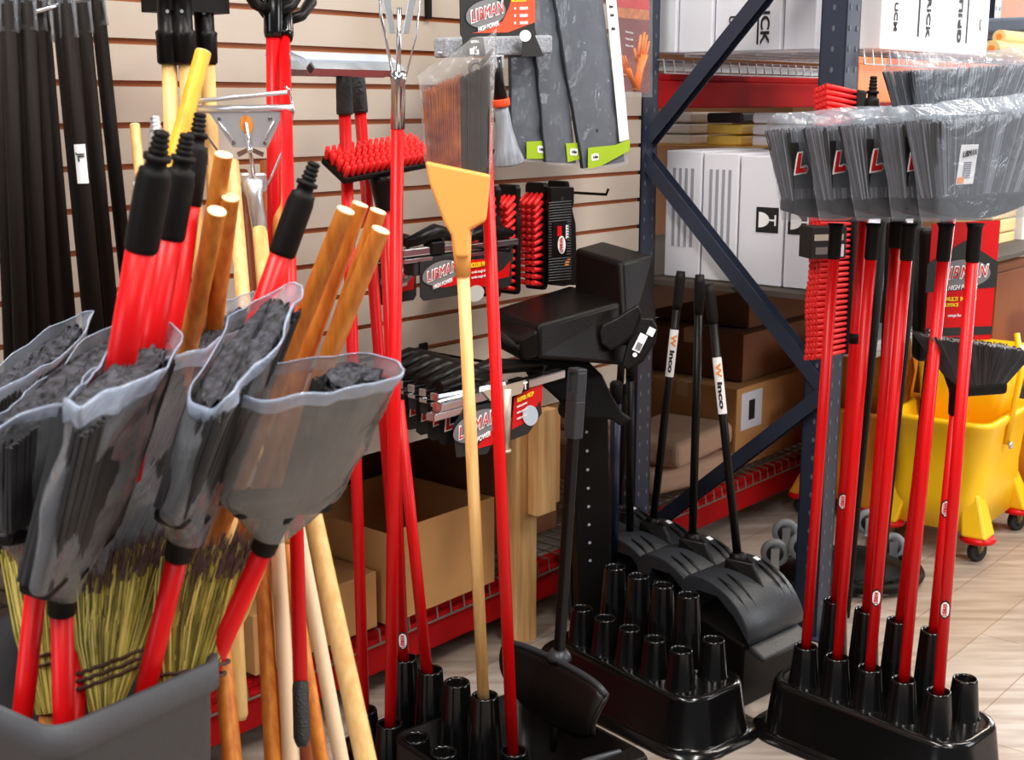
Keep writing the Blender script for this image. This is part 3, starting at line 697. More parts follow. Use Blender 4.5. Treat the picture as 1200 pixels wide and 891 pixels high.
# ---------------------------------------------------------------- open lobby dustpan in front
t = thing('lobby_dustpan', fp(640, 880), 'open black lobby dustpan at the bottom centre with a tall square handle', 'dustpan')
def quadsheet(g, thick):
    n = len(g); k = len(g[0]); m = MB(); m.add([p for r in g for p in r], [(i*k+j, (i+1)*k+j, (i+1)*k+j+1, i*k+j+1) for i in range(n-1) for j in range(k-1)], 0, True); return m
# frame: width axis rises from back-left to front-right on the picture
pA = fp(590, 748, .33); pB = fp(706, 806, .33)
Xw = (pB-pA).normalized(); wd_ = (pB-pA).length; Yo = Vector((Xw.y, -Xw.x, 0)); 
if Yo.dot(CAMP-pA) < 0: Yo = -Yo
def Q(x, y, z): return Vector((pA.x, pA.y, 0))+Xw*x+Yo*y+UP*z
g = []
for k in range(9):
    f = k/8; z = .33-.115*f; ins = .075*f**1.5; yo = .035*math.sin(f*math.pi*.6)
    g.append([Q(ins+(wd_-ins-(-.012+.0*f)-.0)*j/12, yo-.010*math.sin(math.pi*j/12), z-(.014*(abs(j/6-1))**6)*(1-f)+.03*f*abs(j/6-1)**3) for j in range(13)])
quadsheet(g, .004).build('raised_hood', blackp, t, solid=.007)
MB().tube([p+UP*.002 for p in g[0]], .0065, 8).build('hood_rim', graypan, t)
MB().tube([g[k][-1] for k in range(9)], .005, 8).build('hood_edge', blackp, t)
def tubl(x0, x1, y0, y1, z, r): return rrect(Q((x0+x1)/2, (y0+y1)/2, 0), Xw, Yo, (x1-x0)/2, (y1-y0)/2, r, z)
x0_, x1_ = .02, wd_+.10
m = MB(); m.loft([tubl(x0_+.02, x1_-.02, -.03, .30, .0, .02), tubl(x0_+.01, x1_-.01, -.035, .31, .03, .03), tubl(x0_, x1_, -.04, .30, .208, .035), tubl(x0_, x1_, -.04, .30, .215, .035), tubl(x0_+.008, x1_-.008, -.032, .292, .215, .03), tubl(x0_+.02, x1_-.055, -.02, .30, .03, .03)])
m.build('pan_body', blackp, t)
MB().tube([Q(x1_-.05, .0, .215), Q(x1_-.055, .08, .221), Q(x1_-.05, .22, .219), Q(x1_-.05, .28, .215)], .008, 10).build('rim_bead', graypan, t)
MB().hexa([Q(x1_-.05, -.03, .209), Q(x1_-.002, -.03, .209), Q(x1_-.002, .28, .209), Q(x1_-.05, .28, .209), Q(x1_-.05, -.03, .219), Q(x1_-.006, -.03, .219), Q(x1_-.006, .28, .219), Q(x1_-.05, .28, .219)]).build('side_shelf', blackp, t, bevel=.003)
b0 = Q(wd_*.52, -.03, .02); hb = ry(655, 770, b0.y); ht = ry(677, 432, b0.y+.03)
d = (ht-hb).normalized()
MB().tube([hb-d*.14, ht-d*.11], .013, 4, hint=Xw).build('handle', blackp, t, bevel=.003)
MB().lathe([(.026, 0), (.024, .008), (.016, .02)], hb-UP*.004, UP, 18).build('handle_collar', graypan, t)
m = MB(); xx = (Xw-d*Xw.dot(d)).normalized(); yy = d.cross(xx)
top = ht; m.box(top-d*.10, xx*.015, yy*.013, d*.038); m.box(top-d*.055, xx*.015, yy*.013, d*.010); m.box(top-d*.004, xx*.015, yy*.013, d*.005)
for s in (-1, 1): m.box(top-d*.027+xx*s*.0125, xx*.003, yy*.013, d*.022)
m.build('hanging_cap', graypan, t, bevel=.003)
MB().tube([hb-d*.2, hb-d*.14], .007, 8).build('rod', blackm, t)
# ---------------------------------------------------------------- big dustpan perched upside down, upper middle
t = thing('lobby_dustpan', pl(690, 425, 2.95), 'large black dustpan turned upside down on the display post', 'dustpan')
def PP(x, y, z): return pl(x, y, z)
m = MB(); m.hexa([PP(588, 408, 2.92), PP(631, 421, 2.80), PP(742, 430, 2.96), PP(690, 410, 3.1), PP(573, 364, 2.95), PP(631, 381, 2.80), PP(742, 350, 2.98), PP(668, 334, 3.14)])
m.build('pan_body', blackp, t, bevel=.010, seg=3)
m = MB(); m.hexa([PP(672, 372, 3.09), PP(733, 408, 2.93), PP(771, 392, 3.02), PP(730, 360, 3.17), PP(673, 291, 3.06), PP(728, 307, 2.96), PP(767, 299, 3.03), PP(706, 282, 3.14)])
m.build('hopper', blackp, t, bevel=.010, seg=3)
m = MB(); m.hexa([PP(575, 405, 2.90), PP(612, 425, 2.80), PP(632, 420, 2.79), PP(600, 398, 2.9), PP(580, 385, 2.915), PP(606, 398, 2.79), PP(631, 385, 2.785), PP(600, 375, 2.9)])
m.build('rolled_edge', blackp, t, bevel=.008)
MB().tube([PP(581, 391, 2.89), PP(600, 402, 2.83), PP(612, 407, 2.80)], .010, 10).build('hollow', ink, t)
lo = []
for k in range(2):
    lo.append([PP(x, y, 2.93-.03*k) for x, y in [(702, 390), (706, 380), (722, 372), (738, 362), (748, 356), (752, 368), (744, 392), (730, 404), (716, 412), (704, 404)]])
MB().loft(lo, 0, False).build('hinge_boss', blackp, t, bevel=.006, seg=3)
lo = []
for k in range(2):
    lo.append([PP(x, y, 2.93-.022*k) for x, y in [(742, 380), (750, 371), (764, 372), (771, 384), (768, 402), (754, 424), (736, 434), (728, 430), (733, 410)]])
fo = MB().loft(lo, 0, False).build('side_flap', blackp, t, bevel=.006, seg=3)
e1 = (PP(757, 392, 2.9)-PP(747, 412, 2.9)).normalized(); e2 = e1.cross(CAMV(PP(750, 400, 2.9))).normalized()
k = MB().box(PP(750, 402, 2.904), e1*.021, e2*.009, e1.cross(e2)*.001).build('barcode_label', white, t)
MB().box(PP(748.6, 406, 2.900), e1*.008, e2*.006, e1.cross(e2)*.0006).build('barcode', mat('bar_grey', (110, 110, 116)), k)
MB().box(PP(763, 389, 2.903), e1*.009, e2*.008, e1.cross(e2)*.001).build('price_label', white, t)
MB().prism(ell(PP(744, 416, 2.903), e1*.005, e2*.005, 14), -e1.cross(e2)*.001).build('round_sticker', white, t)
# dark hooded pan hanging below it
t = thing('lobby_dustpan', pl(680, 500, 3.0), 'black curved dustpan scoop hanging under the upside-down dustpan', 'dustpan')
m = MB(); lo = []
for k in range(2):
    dz = .07*k
    lo.append([PP(x, y, 3.02+dz) for x, y in [(602, 408), (640, 420), (690, 424), (706, 440), (716, 462), (728, 482), (742, 492), (728, 500), (716, 492), (662, 488), (655, 470), (640, 456), (618, 440)]])
m.loft(lo, 0, False).build('scoop', blackp, t, bevel=.006, seg=3)
MB().lathe([(.0, 0), (.022, .003), (.024, .02), (.018, .03)], PP(668, 478, 3.0), Vector((-.3, -1, 0)), 18).build('hinge_knob', blackp, t)
# display post and black poles
base = fp(698, 712)
t = thing('display_post', base, 'perforated black display post carrying the upside-down dustpan', 'post')
pb_ = ry(694, 690, 3.22); pt_ = ry(688, 470, 3.16); 
m = MB(); d = (pt_-pb_).normalized(); x = Vector((1, .2, 0)).normalized(); yv = d.cross(x).normalized(); c = (pt_+pb_)/2; ln = (pt_-pb_).length/2
m.box(c-d*.08, x*.045, yv*.03, d*(ln+.10)); m.build('post', blackm, t, bevel=.003)
m = MB()
for i in range(9): m.lathe([(.004, 0), (.004, .001)], pt_-d*(.02+.05*i)-yv*(-.0)+x*-.012+ (CAMV(c)-d*CAMV(c).dot(d)-x*CAMV(c).dot(x)).normalized()*.0305, (CAMV(c)-d*CAMV(c).dot(d)-x*CAMV(c).dot(x)).normalized(), 8)
m.build('punched_holes', mat('hole_grey', (168, 172, 178), .6), t)
MB().lathe([(.13, 0), (.13, .008), (.03, .014)], Vector((pb_.x-.004, pb_.y, 0)), UP, 28).build('base_plate', blackm, t)
MB().tube([Vector((pb_.x-.004, pb_.y, .01)), pb_-d*.15], .028, 14).build('stem', blackm, t)
def pole2(x0, y0, x1, y1, Y0, Y1, r, m, label, cat='pole', name='black_pole', grp=None):
    a = ry(x0, y0, Y0); b = ry(x1, y1, Y1); t = thing(name, a, label, cat, grp); d = (b-a).normalized()
    handle(t, a, b, r, m); MB().lathe([(r*1.25, 0), (r*1.25, .05), (r*.9, .056)], b-d*.045, d, 14).build('end_cap', blackm, t); return t
pole2(718, 660, 722, 452, 3.3, 3.26, .013, mat('blue_sheen_black', (30, 36, 52), .3), 'thick black pole with a painted blue sheen right of the perforated post')  # bluish reflection put into the base colour of this black pole
pole2(738, 640, 739, 425, 3.36, 3.32, .010, blackp, 'thin black pole second right of the perforated post')
pole2(712, 660, 728, 430, 3.42, 3.40, .008, blackp, 'thin black pole close behind the blue-sheened one')
# ================================================================ dollies with grey wheels
def wheel(t, c, ax, R=.034, w=.012, tyre=rubber):
    ax = Vector(ax).normalized(); c = Vector(c)
    k = MB().lathe([(R*.62, -w*.8), (R*.95, -w), (R, -w*.4), (R, w*.4), (R*.95, w), (R*.62, w*.8)], c, ax, 24).build('caster_wheel', tyre, t)
    MB().lathe([(.004, -w*1.5), (R*.2, -w*1.2), (R*.6, -w*.9), (R*.6, w*.9), (R*.2, w*1.2), (.004, w*1.5)], c, ax, 20).build('hub', darkrub, k)
def dolly(c, R, z, wheels, label, ax):
    c = Vector(c); t = thing('wheeled_dolly', Vector((c.x, c.y, 0)), label, 'dolly', 'black round dollies')
    MB().torus(Vector((c.x, c.y, z)), UP, R, .016, 36, 8).build('ring', blackm, t)
    m = MB()
    for q in (0, 60, 120):
        e = Vector((math.cos(math.radians(q)), math.sin(math.radians(q)), 0)); m.box(Vector((c.x, c.y, z)), e*R, e.cross(UP)*.016, UP*.008)
    m.build('spokes', blackm, t); MB().lathe([(R*.8, -.012), (R*.8, .014), (.05, .05)], Vector((c.x, c.y, z)), UP, 20).build('hub_plate', blackm, t)
    for w in wheels:
        w = Vector(w); wheel(t, w, ax, .042, .014)
        f = MB(); a2 = Vector(ax).normalized(); f.box(w+a2*.02-UP*.012, a2*.002, UP*.028, a2.cross(UP)*.012); f.box(w-a2*.02-UP*.012, a2*.002, UP*.028, a2.cross(UP)*.012); f.box(w-UP*.042, a2*.024, a2.cross(UP)*.014, UP*.003)
        f.tube([w-UP*.04, Vector((w.x, w.y, z))], .008, 8)
        f.build('caster_fork', zinc, t)
dc = fp(930, 700)
W1 = [ry(921, 624, 3.85), ry(908, 648, 3.72), ry(940, 641, 3.70)]
dolly((.92, 3.75, 0), .14, .03, W1, 'upturned black dolly with grey wheels behind the nearest ribbed dustpan', (-.15, -1, .1))
W2 = [ry(1018, 612, 4.0), ry(1048, 578, 4.15), ry(1046, 640, 3.9)]
dolly((1.06, 3.80, 0), .175, .03, W2, 'larger upturned black dolly with grey wheels behind the red handles', (-.15, -1, .1))
# ================================================================ mop buckets
def bucket(c, ang, s, m, label, cm=red, wheels=True):
    c = Vector(c); X = Vector((math.cos(ang), math.sin(ang), 0)); Y_ = Vector((-X.y, X.x, 0))
    t = thing('mop_bucket', c, label, 'mop bucket')
    lo = []
    for z, a, b, r in [(.085, .20, .13, .06), (.09, .215, .14, .06), (.20, .225, .15, .06), (.27, .20, .155, .06), (.42, .225, .165, .06), (.44, .24, .175, .06), (.455, .24, .175, .06), (.455, .215, .155, .05), (.30, .19, .13, .05)]:
        lo.append(rrect(c, X, Y_, a*s, b*s, r*s, z*s))
    MB().loft(lo).build('tub', m, t)
    m2 = MB()   # wringer
    m2.loft([rrect(c+X*.06*s, X, Y_, .10*s, .13*s, .03, .40*s), rrect(c+X*.06*s, X, Y_, .12*s, .15*s, .03, .66*s), rrect(c+X*.06*s, X, Y_, .105*s, .135*s, .03, .66*s), rrect(c+X*.06*s, X, Y_, .09*s, .12*s, .03, .48*s)]).build('wringer', m, t)
    MB().tube([c+X*-.05*s-Y_*.17*s+UP*.36*s, c+X*-.02*s-Y_*.19*s+UP*.60*s, c+X*.0*s-Y_*.16*s+UP*.72*s], [.008, .011, .009], 10).build('wringer_lever', m, t)
    MB().tube([c+X*-.05*s-Y_*.18*s+UP*.36*s, c+X*-.05*s-Y_*.19*s+UP*.36*s], .012, 10).build('pivot_bolt', zinc, t)
    for sx in (-1, 1):
        for sy in (-1, 1):
            p = c+X*sx*.20*s+Y_*sy*.15*s
            MB().hexa([p-X*.045-Y_*.04+UP*.085*s, p+X*.045-Y_*.04+UP*.085*s, p+X*.045+Y_*.04+UP*.085*s, p-X*.045+Y_*.04+UP*.085*s, c+X*sx*.17*s-X*.03+Y_*sy*.11*s-Y_*.03+UP*.22*s, c+X*sx*.17*s+X*.03+Y_*sy*.11*s-Y_*.03+UP*.22*s, c+X*sx*.17*s+X*.03+Y_*sy*.11*s+Y_*.03+UP*.22*s, c+X*sx*.17*s-X*.03+Y_*sy*.11*s+Y_*.03+UP*.22*s]).build('leg', m, t, bevel=.008)
            MB().lathe([(.05, 0), (.056, .006), (.05, .018), (.03, .022)], p+UP*.066*s, UP, 20).build('bumper', cm, t)
            MB().hexa([p-X*.012-Y_*.016+UP*.03, p+X*.012-Y_*.016+UP*.03, p+X*.012+Y_*.016+UP*.03, p-X*.012+Y_*.016+UP*.03, p-X*.018-Y_*.02+UP*.072, p+X*.018-Y_*.02+UP*.072, p+X*.018+Y_*.02+UP*.072, p-X*.018+Y_*.02+UP*.072]).build('caster_fork', mat('brass_fork', (150, 130, 80), .4, metal=.5), t)
            wheel(t, p+UP*.034+X*.0, Vector((.5, -.86, 0)), .034, .012, darkrub)
    return t
bucket(Vector((1.475, 4.20, 0)), math.radians(52), .98, yelp, 'bright yellow wheeled mop bucket behind the red handles at the right')
bucket(UV(2.44, .14, 0), math.radians(50), .88, orgp, 'amber mop bucket in the shade behind the bright yellow one')
bucket(UV(3.02, .66, 0), math.radians(50), 1.05, orgp, 'amber mop bucket at the right edge of the picture')
MB().lathe([(.05, -.02), (.06, -.015), (.06, .015), (.05, .02)], ry(1192, 470, 4.4), Vector((.5, -.86, 0)), 20).build('wringer_wheel', darkrub, label='black wheel lying on the amber bucket at the right edge', cat='wheel')
for k in range(3):
    p = UV(2.44, .14, .592+.02*k)
    MB().box(p, W*.2, N*.1, UP*.009).build('white_tray', white, bevel=.003, label='white flat pack, %s of three on the amber bucket' % ['lowest', 'middle', 'top'][k], cat='tray', group='white flat packs over the shaded bucket')
# ================================================================ slat wall goods
def hook(u, z, ln, label, m=blackm, v0=0):
    t = thing('peg_hook', UV(u, v0, z), label, 'hook', 'slat wall hooks')
    MB().uvbox(u-.012, u+.012, v0, v0+.006, z-.03, z+.02).build('plate', m, t)
    MB().tube([UV(u, v0+.004, z), UV(u, v0+ln, z), UV(u, v0+ln+.006, z+.014)], .0035, 8).build('prong', m, t); return t
def uz(px, py, v): p = wp(px, py, v); return (p-A0).dot(W), p.z
def wpole(x0, y0, v0, x1, y1, v1, r, m, t, name='handle'):
    return MB().tube([wp(x0, y0, v0), wp(x1, y1, v1)], r, 14).build(name, m, t)
# black vinyl poles with clear sleeves
PX = [(0, 12), (11, 24), (22, 36), (34, 49), (46, 66), (53, 82), (73, 106), (82, 114), (91, 123), (101, 133), (119, 155)]
wh = ['first', 'second', 'third', 'fourth', 'fifth', 'sixth', 'seventh', 'eighth', 'ninth', 'tenth', 'last']
for i, (x0, x1) in enumerate(PX):
    v = .16+.035*(i % 2)+(.06 if i < 5 else 0)+(.05 if i == 7 else 0)
    z = (x1-x0)/330.0; ys = [38, 38, 37, 36, 36, 50, 48, 44, 41, 39, 30][i]
    a = wp(x1+z*95, 485, v+.02); b = wp(x0-z*95, -45, v)
    t = thing('vinyl_pole', a, '%s long black ribbed pole from the left edge%s' % (wh[i].capitalize(), {7: ', carrying a white size sticker', 10: ', standing apart from the bundle'}.get(i, '')), 'pole', 'black ribbed poles at the left')
    r = .0120 if i == 10 else .0112
    MB().tube([a, b], r, 12).build('shaft', blackrib, t)
    p = wp(x0+z*(ys-50), ys, v); d = (b-a).normalized()
    MB().tube([p, p+d*.02, b], [r+.0035, r+.002, r+.003], 12).build('clear_sleeve', film, t)
    if i == 7:
        q = wp(92, 192, v); q = a+d*(q-a).dot(d); f = CAMV(q); f = (f-d*f.dot(d)).normalized(); x = d.cross(f); lo = []
        for e in (-.030, .030): lo.append([q+d*e+f*(r+.001)*math.cos(k)+x*(r+.001)*math.sin(k) for k in [-.75+1.5*j/6 for j in range(7)]])
        k = MB().loft(lo, 0, True, False, False).build('size_sticker', white, t)
        text('JL.', q+f*(r+.0016)+d*.010, -d, x, .010, ink, k, bold=.04, lift=0)
MB().tube([wp(-12, 12, .2), wp(40, 14, .24), wp(70, 6, .24), wp(104, -2, .22)], .004, 8).build('retaining_wire', chrome, label='bright wire holding the clear sleeves of the black poles', cat='wire')
# wooden poles with black screw sockets
for i, (x0, x1, y1, vv_) in enumerate([(198, 206, 330, .22), (217, 236, 360, .24), (242, 283, 843, .22)]):
    b = wp(x0, 60, vv_); a = wp(x1, y1, vv_+(.05 if i == 2 else 0)); d = (b-a).normalized()
    t = thing('mop_pole', a, ['pale wooden pole in black sockets, left of three at the top', 'pale wooden pole in black sockets, middle of three at the top', 'pale wooden pole in black sockets with a barcode sticker, right of three'][i], 'pole', 'wooden poles with black sockets')
    MB().tube([a, a+d*.01, b], [.009, .0125, .0125], 14).build('handle', woodp, t)
    c = wp(x0, 76, vv_)
    MB().lathe([(.016, 0), (.0195, .004), (.0205, .045), (.0215, .052), (.017, .056), (.017, .115), (.024, .122), (.024, .16)], c, d, 12).build('socket', blackp, t)
    MB().lathe([(.003, 0), (.003, .003)], c+d*.085+CAMV(c)*.017, CAMV(c), 10).build('screw', zinc, t)
    if i == 2:
        q = wp(243, 184, vv_); f = CAMV(q); x = d.cross(f).normalized()
        k = MB().box(q+f*.0125, d*.017, x*.007, f*.0004).build('barcode_sticker', white, t); bb = MB()
        for j in range(7): bb.box(q+f*.0132+d*(-.012+.004*j), d*.0011, x*.005, f*.0002)
        bb.build('bars', ink, k)
MB().uvbox(*sorted([uz(188, 5, .2)[0]-.01, uz(246, 5, .2)[0]+.01]), .16, .24, uz(215, 8, .2)[1]-.01, uz(215, 8, .2)[1]+.02).build('hanging_rail', blackm, label='black rail above the three wooden poles', cat='rail')
# small pole tips
def leanpole(x0, y0, Z0, x1, y1, Z1, r, m, label, tip=None, name='mop_pole', grp=None, endm=None, taper=.9):
    a = pl(x1, y1, Z1); b = pl(x0, y0, Z0); d = (b-a).normalized(); t = thing(name, a, label, 'pole', grp)
    MB().tube([a, a+d*.012, b-d*.0005, b], [r*.75, r, r*taper, r*taper], 16).build('handle', m, t)
    if endm: MB().lathe([(r*taper*.97, .0), (r*taper*.97, .0012)], b, d, 16).build('cut_end', endm, t)
    return t, a, b, d
t, a, b, d = leanpole(158, 147, 2.15, 196, 520, 2.05, .0115, woodp, 'tapered pale wooden pole with a white band, beside the black poles', endm=woodend, taper=.72)
p = a.lerp(b, .815); MB().tube([p, p-(b-a)*.12], .0119, 14).build('white_band', white, t)
t, a, b, d = leanpole(185, 192, 2.15, 205, 520, 2.1, .0125, woodp, 'wooden pole with threaded metal tip left of the yellow pole')
m = MB(); m.lathe([(.0135, -.01), (.0135, .035), (.011, .05)], b, d, 14); threads(m, b+d*.045, d, .0105, .035); m.build('metal_ferrule', zinc, t)
leanpole(238, 62, 1.72, 140, 420, 1.62, .0125, woody, 'bright yellow tapered wooden pole leaning across the left side', endm=woodend, taper=.85)
leanpole(224, 240, 1.9, 204, 420, 1.75, .0115, woody, 'yellow wooden pole just right of the black threaded grips')
leanpole(262, 182, 1.62, 212, 480, 1.80, .0125, woodo, 'varnished wooden pole, highest of the left trio above the bags', endm=woodend)
leanpole(270, 232, 1.64, 238, 480, 1.84, .0125, woodo, 'varnished wooden pole, middle of the left trio above the bags', endm=woodend)
leanpole(254, 248, 1.50, 203, 490, 1.68, .0125, woodo, 'varnished wooden pole, lowest of the left trio above the bags', endm=woodend)
leanpole(272, 190, 2.2, 300, 540, 2.0, .0125, woodp, 'pale wooden pole running down behind the bags left of the steel mop clamp')
leanpole(322, 160, 2.35, 340, 640, 2.2, .011, woodo, 'amber wooden pole right of the steel mop clamp')
leanpole(283, 200, 2.5, 316, 640, 2.4, .013, mat('mahogany', (130, 60, 24), .4), 'dark stained pole behind the steel mop clamp')
leanpole(311, 190, 2.5, 330, 560, 2.4, .012, mat('chestnut', (180, 92, 30), .4), 'chestnut pole behind the right side of the steel mop clamp')
# right-hand group of varnished handles going down into the bin
leanpole(405, 247, 1.62, 226, 700, 1.86, .0130, woodo, 'varnished wooden handle, left of the four leaning right of centre', endm=woodend)
leanpole(422, 240, 1.74, 262, 690, 1.92, .0125, woodo, 'varnished wooden handle, shaded second of the four leaning', endm=woodend)
leanpole(443, 248, 1.72, 290, 690, 1.92, .0125, woodo, 'varnished wooden handle, third of the four leaning, partly hidden', endm=woodend)
leanpole(446, 270, 1.62, 262, 720, 1.84, .0130, woodo, 'varnished wooden handle, front right of the four leaning', endm=woodend)
# pole bottoms behind the bin
leanpole(357, 560, 1.72, 436, 925, 1.62, .0135, woodp, 'thick pale wooden pole slanting to the bottom edge', name='mop_pole')
leanpole(346, 600, 1.98, 406, 925, 1.85, .0112, woodw, 'white painted pole left of the thick pale one at the bottom')
leanpole(324, 620, 1.95, 343, 925, 1.85, .0120, woodw, 'white painted pole furthest left of the slanting ones')
leanpole(306, 640, 1.95, 322, 925, 1.85, .0125, woodo, 'amber wooden pole left of the white painted pole')
leanpole(336, 640, 2.1, 382, 925, 2.0, .0120, woodo, 'amber wooden pole behind the red pole with black foot')
leanpole(352, 700, 2.2, 362, 925, 2.1, .0120, mat('mahogany', (130, 60, 24)), 'dark stained pole behind the black rubber foot')
leanpole(255, 700, 1.85, 275, 925, 1.75, .0135, woodo, 'amber wooden pole close behind the bin corner')
# red poles with black sprung heads, top left of centre
for i, (x0, x1, y1) in enumerate([(320, 322, 400), (333, 352, 800)]):
    b = wp(x0, 34 if i == 0 else 38, .26); a = pl(x1, y1, 1.80 if i else 2.35); d = (b-a).normalized()
    t = thing('dust_mop', a, ['red pole with black sprung head, left of the pair at the top', 'red pole with black sprung head and black rubber foot, right of the pair'][i], 'mop')
    handle(t, a, b, .0102 if i else .0125, red)
    MB().lathe([(.0145, -.01), (.0165, .0), (.0165, .05), (.014, .06), (.014, .10)], b-d*.005, d, 16).build('head_socket', blackg, t)
    for s in (-1, 1):
        MB().tube([b+d*.03+W*s*.012, b+d*.04+W*s*.04, b+d*.075+W*s*.065, b+d*.12+W*s*.07], [.010, .010, .011, .008], 8).build('head_arm', blackp, t)
    if i: MB().lathe([(.006, 0), (.009, .006), (.0112, .014), (.0112, .078), (.0106, .086)], a-d*.087, d, 18).build('rubber_foot', mat('knurled', (26, 26, 28), .6, bump=.8, bscale=300), t)
# steel mop clamps
def mop_clamp(t, c, X, U, s=1.0):
    """trapezoid steel plate with wire bail, wing nut and socket, c centre of the plate"""
    X = X.normalized(); U = U.normalized(); Nn = X.cross(U).normalized()
    if Nn.dot(CAMP-c) < 0: Nn = -Nn
    k = MB().prism([c-X*.062*s+U*.032*s, c-X*.028*s-U*.030*s, c+X*.030*s-U*.030*s, c+X*.066*s+U*.032*s], Nn*.002).build('clamp_plate', zinc, t)
    MB().tube([c-X*.085*s+U*.034*s, c+X*.080*s+U*.036*s], .0065*s, 10).build('clamp_bar', zinc, t)
    MB().tube([c-X*.09*s+U*.046*s+Nn*.01, c+X*.075*s+U*.062*s+Nn*.008], .004*s, 8).build('hinged_bar', zinc, t)
    MB().tube([c+X*.072*s+U*.072*s, c+X*.079*s+U*.066*s, c+X*.081*s+U*.03*s, c+X*.062*s-U*.02*s, c+X*.030*s-U*.078*s, c+X*.012*s-U*.105*s], .0022*s, 8).build('wire_bail', chrome, t)
    MB().tube([c-X*.079*s+U*.05*s, c-X*.075*s+U*.0*s, c-X*.030*s-U*.078*s, c-X*.010*s-U*.105*s], .0022*s, 8).build('wire_bail', chrome, t)
    MB().prism(ell(c+U*.008*s+Nn*.0022, X*.011*s, U*.016*s), Nn*.0006).build('slot', woodo, t)
    MB().tube([c+U*.012*s+Nn*.006, c-U*.035*s+Nn*.006, c-U*.09*s+Nn*.002], .0035*s, 10).build('threaded_rod', chrome, t)
    m = MB(); p = c-U*.034*s+Nn*.008
    m.lathe([(.006, -.004), (.006, .004)], p, U, 10); m.hexa([p-U*.004+X*.004, p+X*.02-U*.012, p+X*.02-U*.012+Nn*.003, p-U*.004+X*.004+Nn*.003, p+U*.004+X*.004, p+X*.023-U*.004, p+X*.023-U*.004+Nn*.003, p+U*.004+X*.004+Nn*.003])
    m.hexa([p-U*.004-X*.004, p-X*.02-U*.012, p-X*.02-U*.012+Nn*.003, p-U*.004-X*.004+Nn*.003, p+U*.004-X*.004, p-X*.023-U*.004, p-X*.023-U*.004+Nn*.003, p+U*.004-X*.004+Nn*.003])
    m.build('wing_nut', chrome, t)
    m = MB()
    for x, y in ((-.044, .018), (.040, .018), (-.026, -.022), (.026, -.022)): m.lathe([(.004, 0), (.003, .0025)], c+X*x*s+U*y*s+Nn*.002, Nn, 10)
    m.build('rivets', chrome, k)
    m = MB()
    for q in (-1, 1): m.tube([c+X*q*.046*s+U*.014*s+Nn*.003, c+X*q*.026*s-U*.018*s+Nn*.003], .0022, 6)
    m.build('pressed_ribs', zinc, k)
b = pl(290, 152, 2.22); X = Vector((1, .12, 0)); 
sock = pl(297, 222, 2.22); low = pl(305, 272, 2.22)
t = thing('mop_holder', pl(330, 560, 2.1), 'steel mop clamp with wing nut on a pale wooden handle', 'mop holder')
mop_clamp(t, b, X, UP-Vector((.1, 0, 0)), 1.0)
d = (sock-low).normalized()
m = MB(); m.lathe([(.0135, 0), (.0135, .06), (.020, .085), (.010, .09)], low, d, 16); m.build('socket', zinc, t)
m = MB(); m.box(sock+d*.012-Vector((.014, 0, 0)), X*.010, UP*.016, Vector((0, .004, 0))); m.box(sock+d*.012+Vector((.014, 0, 0)), X*.010, UP*.016, Vector((0, .004, 0))); m.build('socket_ears', zinc, t, bevel=.004)
MB().tube([low+d*.01, pl(330, 560, 2.1)], .0128, 14).build('handle', woodp, t)
# red mop pole with long chrome clamp, from stand to above the frame
SB = STANDS['L', 0, 1]; t = thing('mop_holder', SB-UP*.1, 'red mop pole with tall chrome clamp rising from the bottom stand', 'mop holder')
b = ry(466, 150, SB.y); handle(t, SB-UP*.07, b, .0120, red)
Xa = Vector((1, .1, 0)).normalized(); d = (b-SB).normalized()
m = MB(); m.lathe([(.0128, -.002), (.0128, .078), (.0145, .085), (.0145, .098)], b, d, 16); m.build('socket', chrome, t)
c = b+d*.15
MB().tube([b+d*.09, b+d*.21], .0045, 10).build('threaded_rod', chrome, t)
m = MB()
for q in (-1, 1):
    m.hexa([b+d*.165+Xa*q*.006, b+d*.165+Xa*q*.017, b+d*.165+Xa*q*.017+Vector((0, .008, 0)), b+d*.165+Xa*q*.006+Vector((0, .008, 0)), b+d*.27+Xa*q*.024, b+d*.27+Xa*q*.040, b+d*.27+Xa*q*.040+Vector((0, .008, 0)), b+d*.27+Xa*q*.024+Vector((0, .008, 0))])
m.build('jaw', zinc, t, bevel=.001)
MB().tube([b+d*.085+Xa*-.008, b+d*.2+Xa*-.033, b+d*.30+Xa*-.036], .0028, 8).build('wire_bail', chrome, t)
MB().tube([b+d*.085+Xa*.012, b+d*.16+Xa*.03, b+d*.30+Xa*.045], .0016, 8).build('wire_bail', chrome, t)
# red handles of the lower stand
def standpole(key, px, py, label, cat, name, r=.0115, m=red, Yo_=0, st=None, grp=None):
    s = STANDS[key]; b = ry(px, py, s.y+Yo_); t = thing(name, s-UP*.1, label, cat, grp); a = s-UP*.07; handle(t, a, b, r, m)
    if st is not None: badge(t, a.lerp(b, st), (b-a).normalized(), r, CAMV(a))
    return t, b, (b-a).normalized()
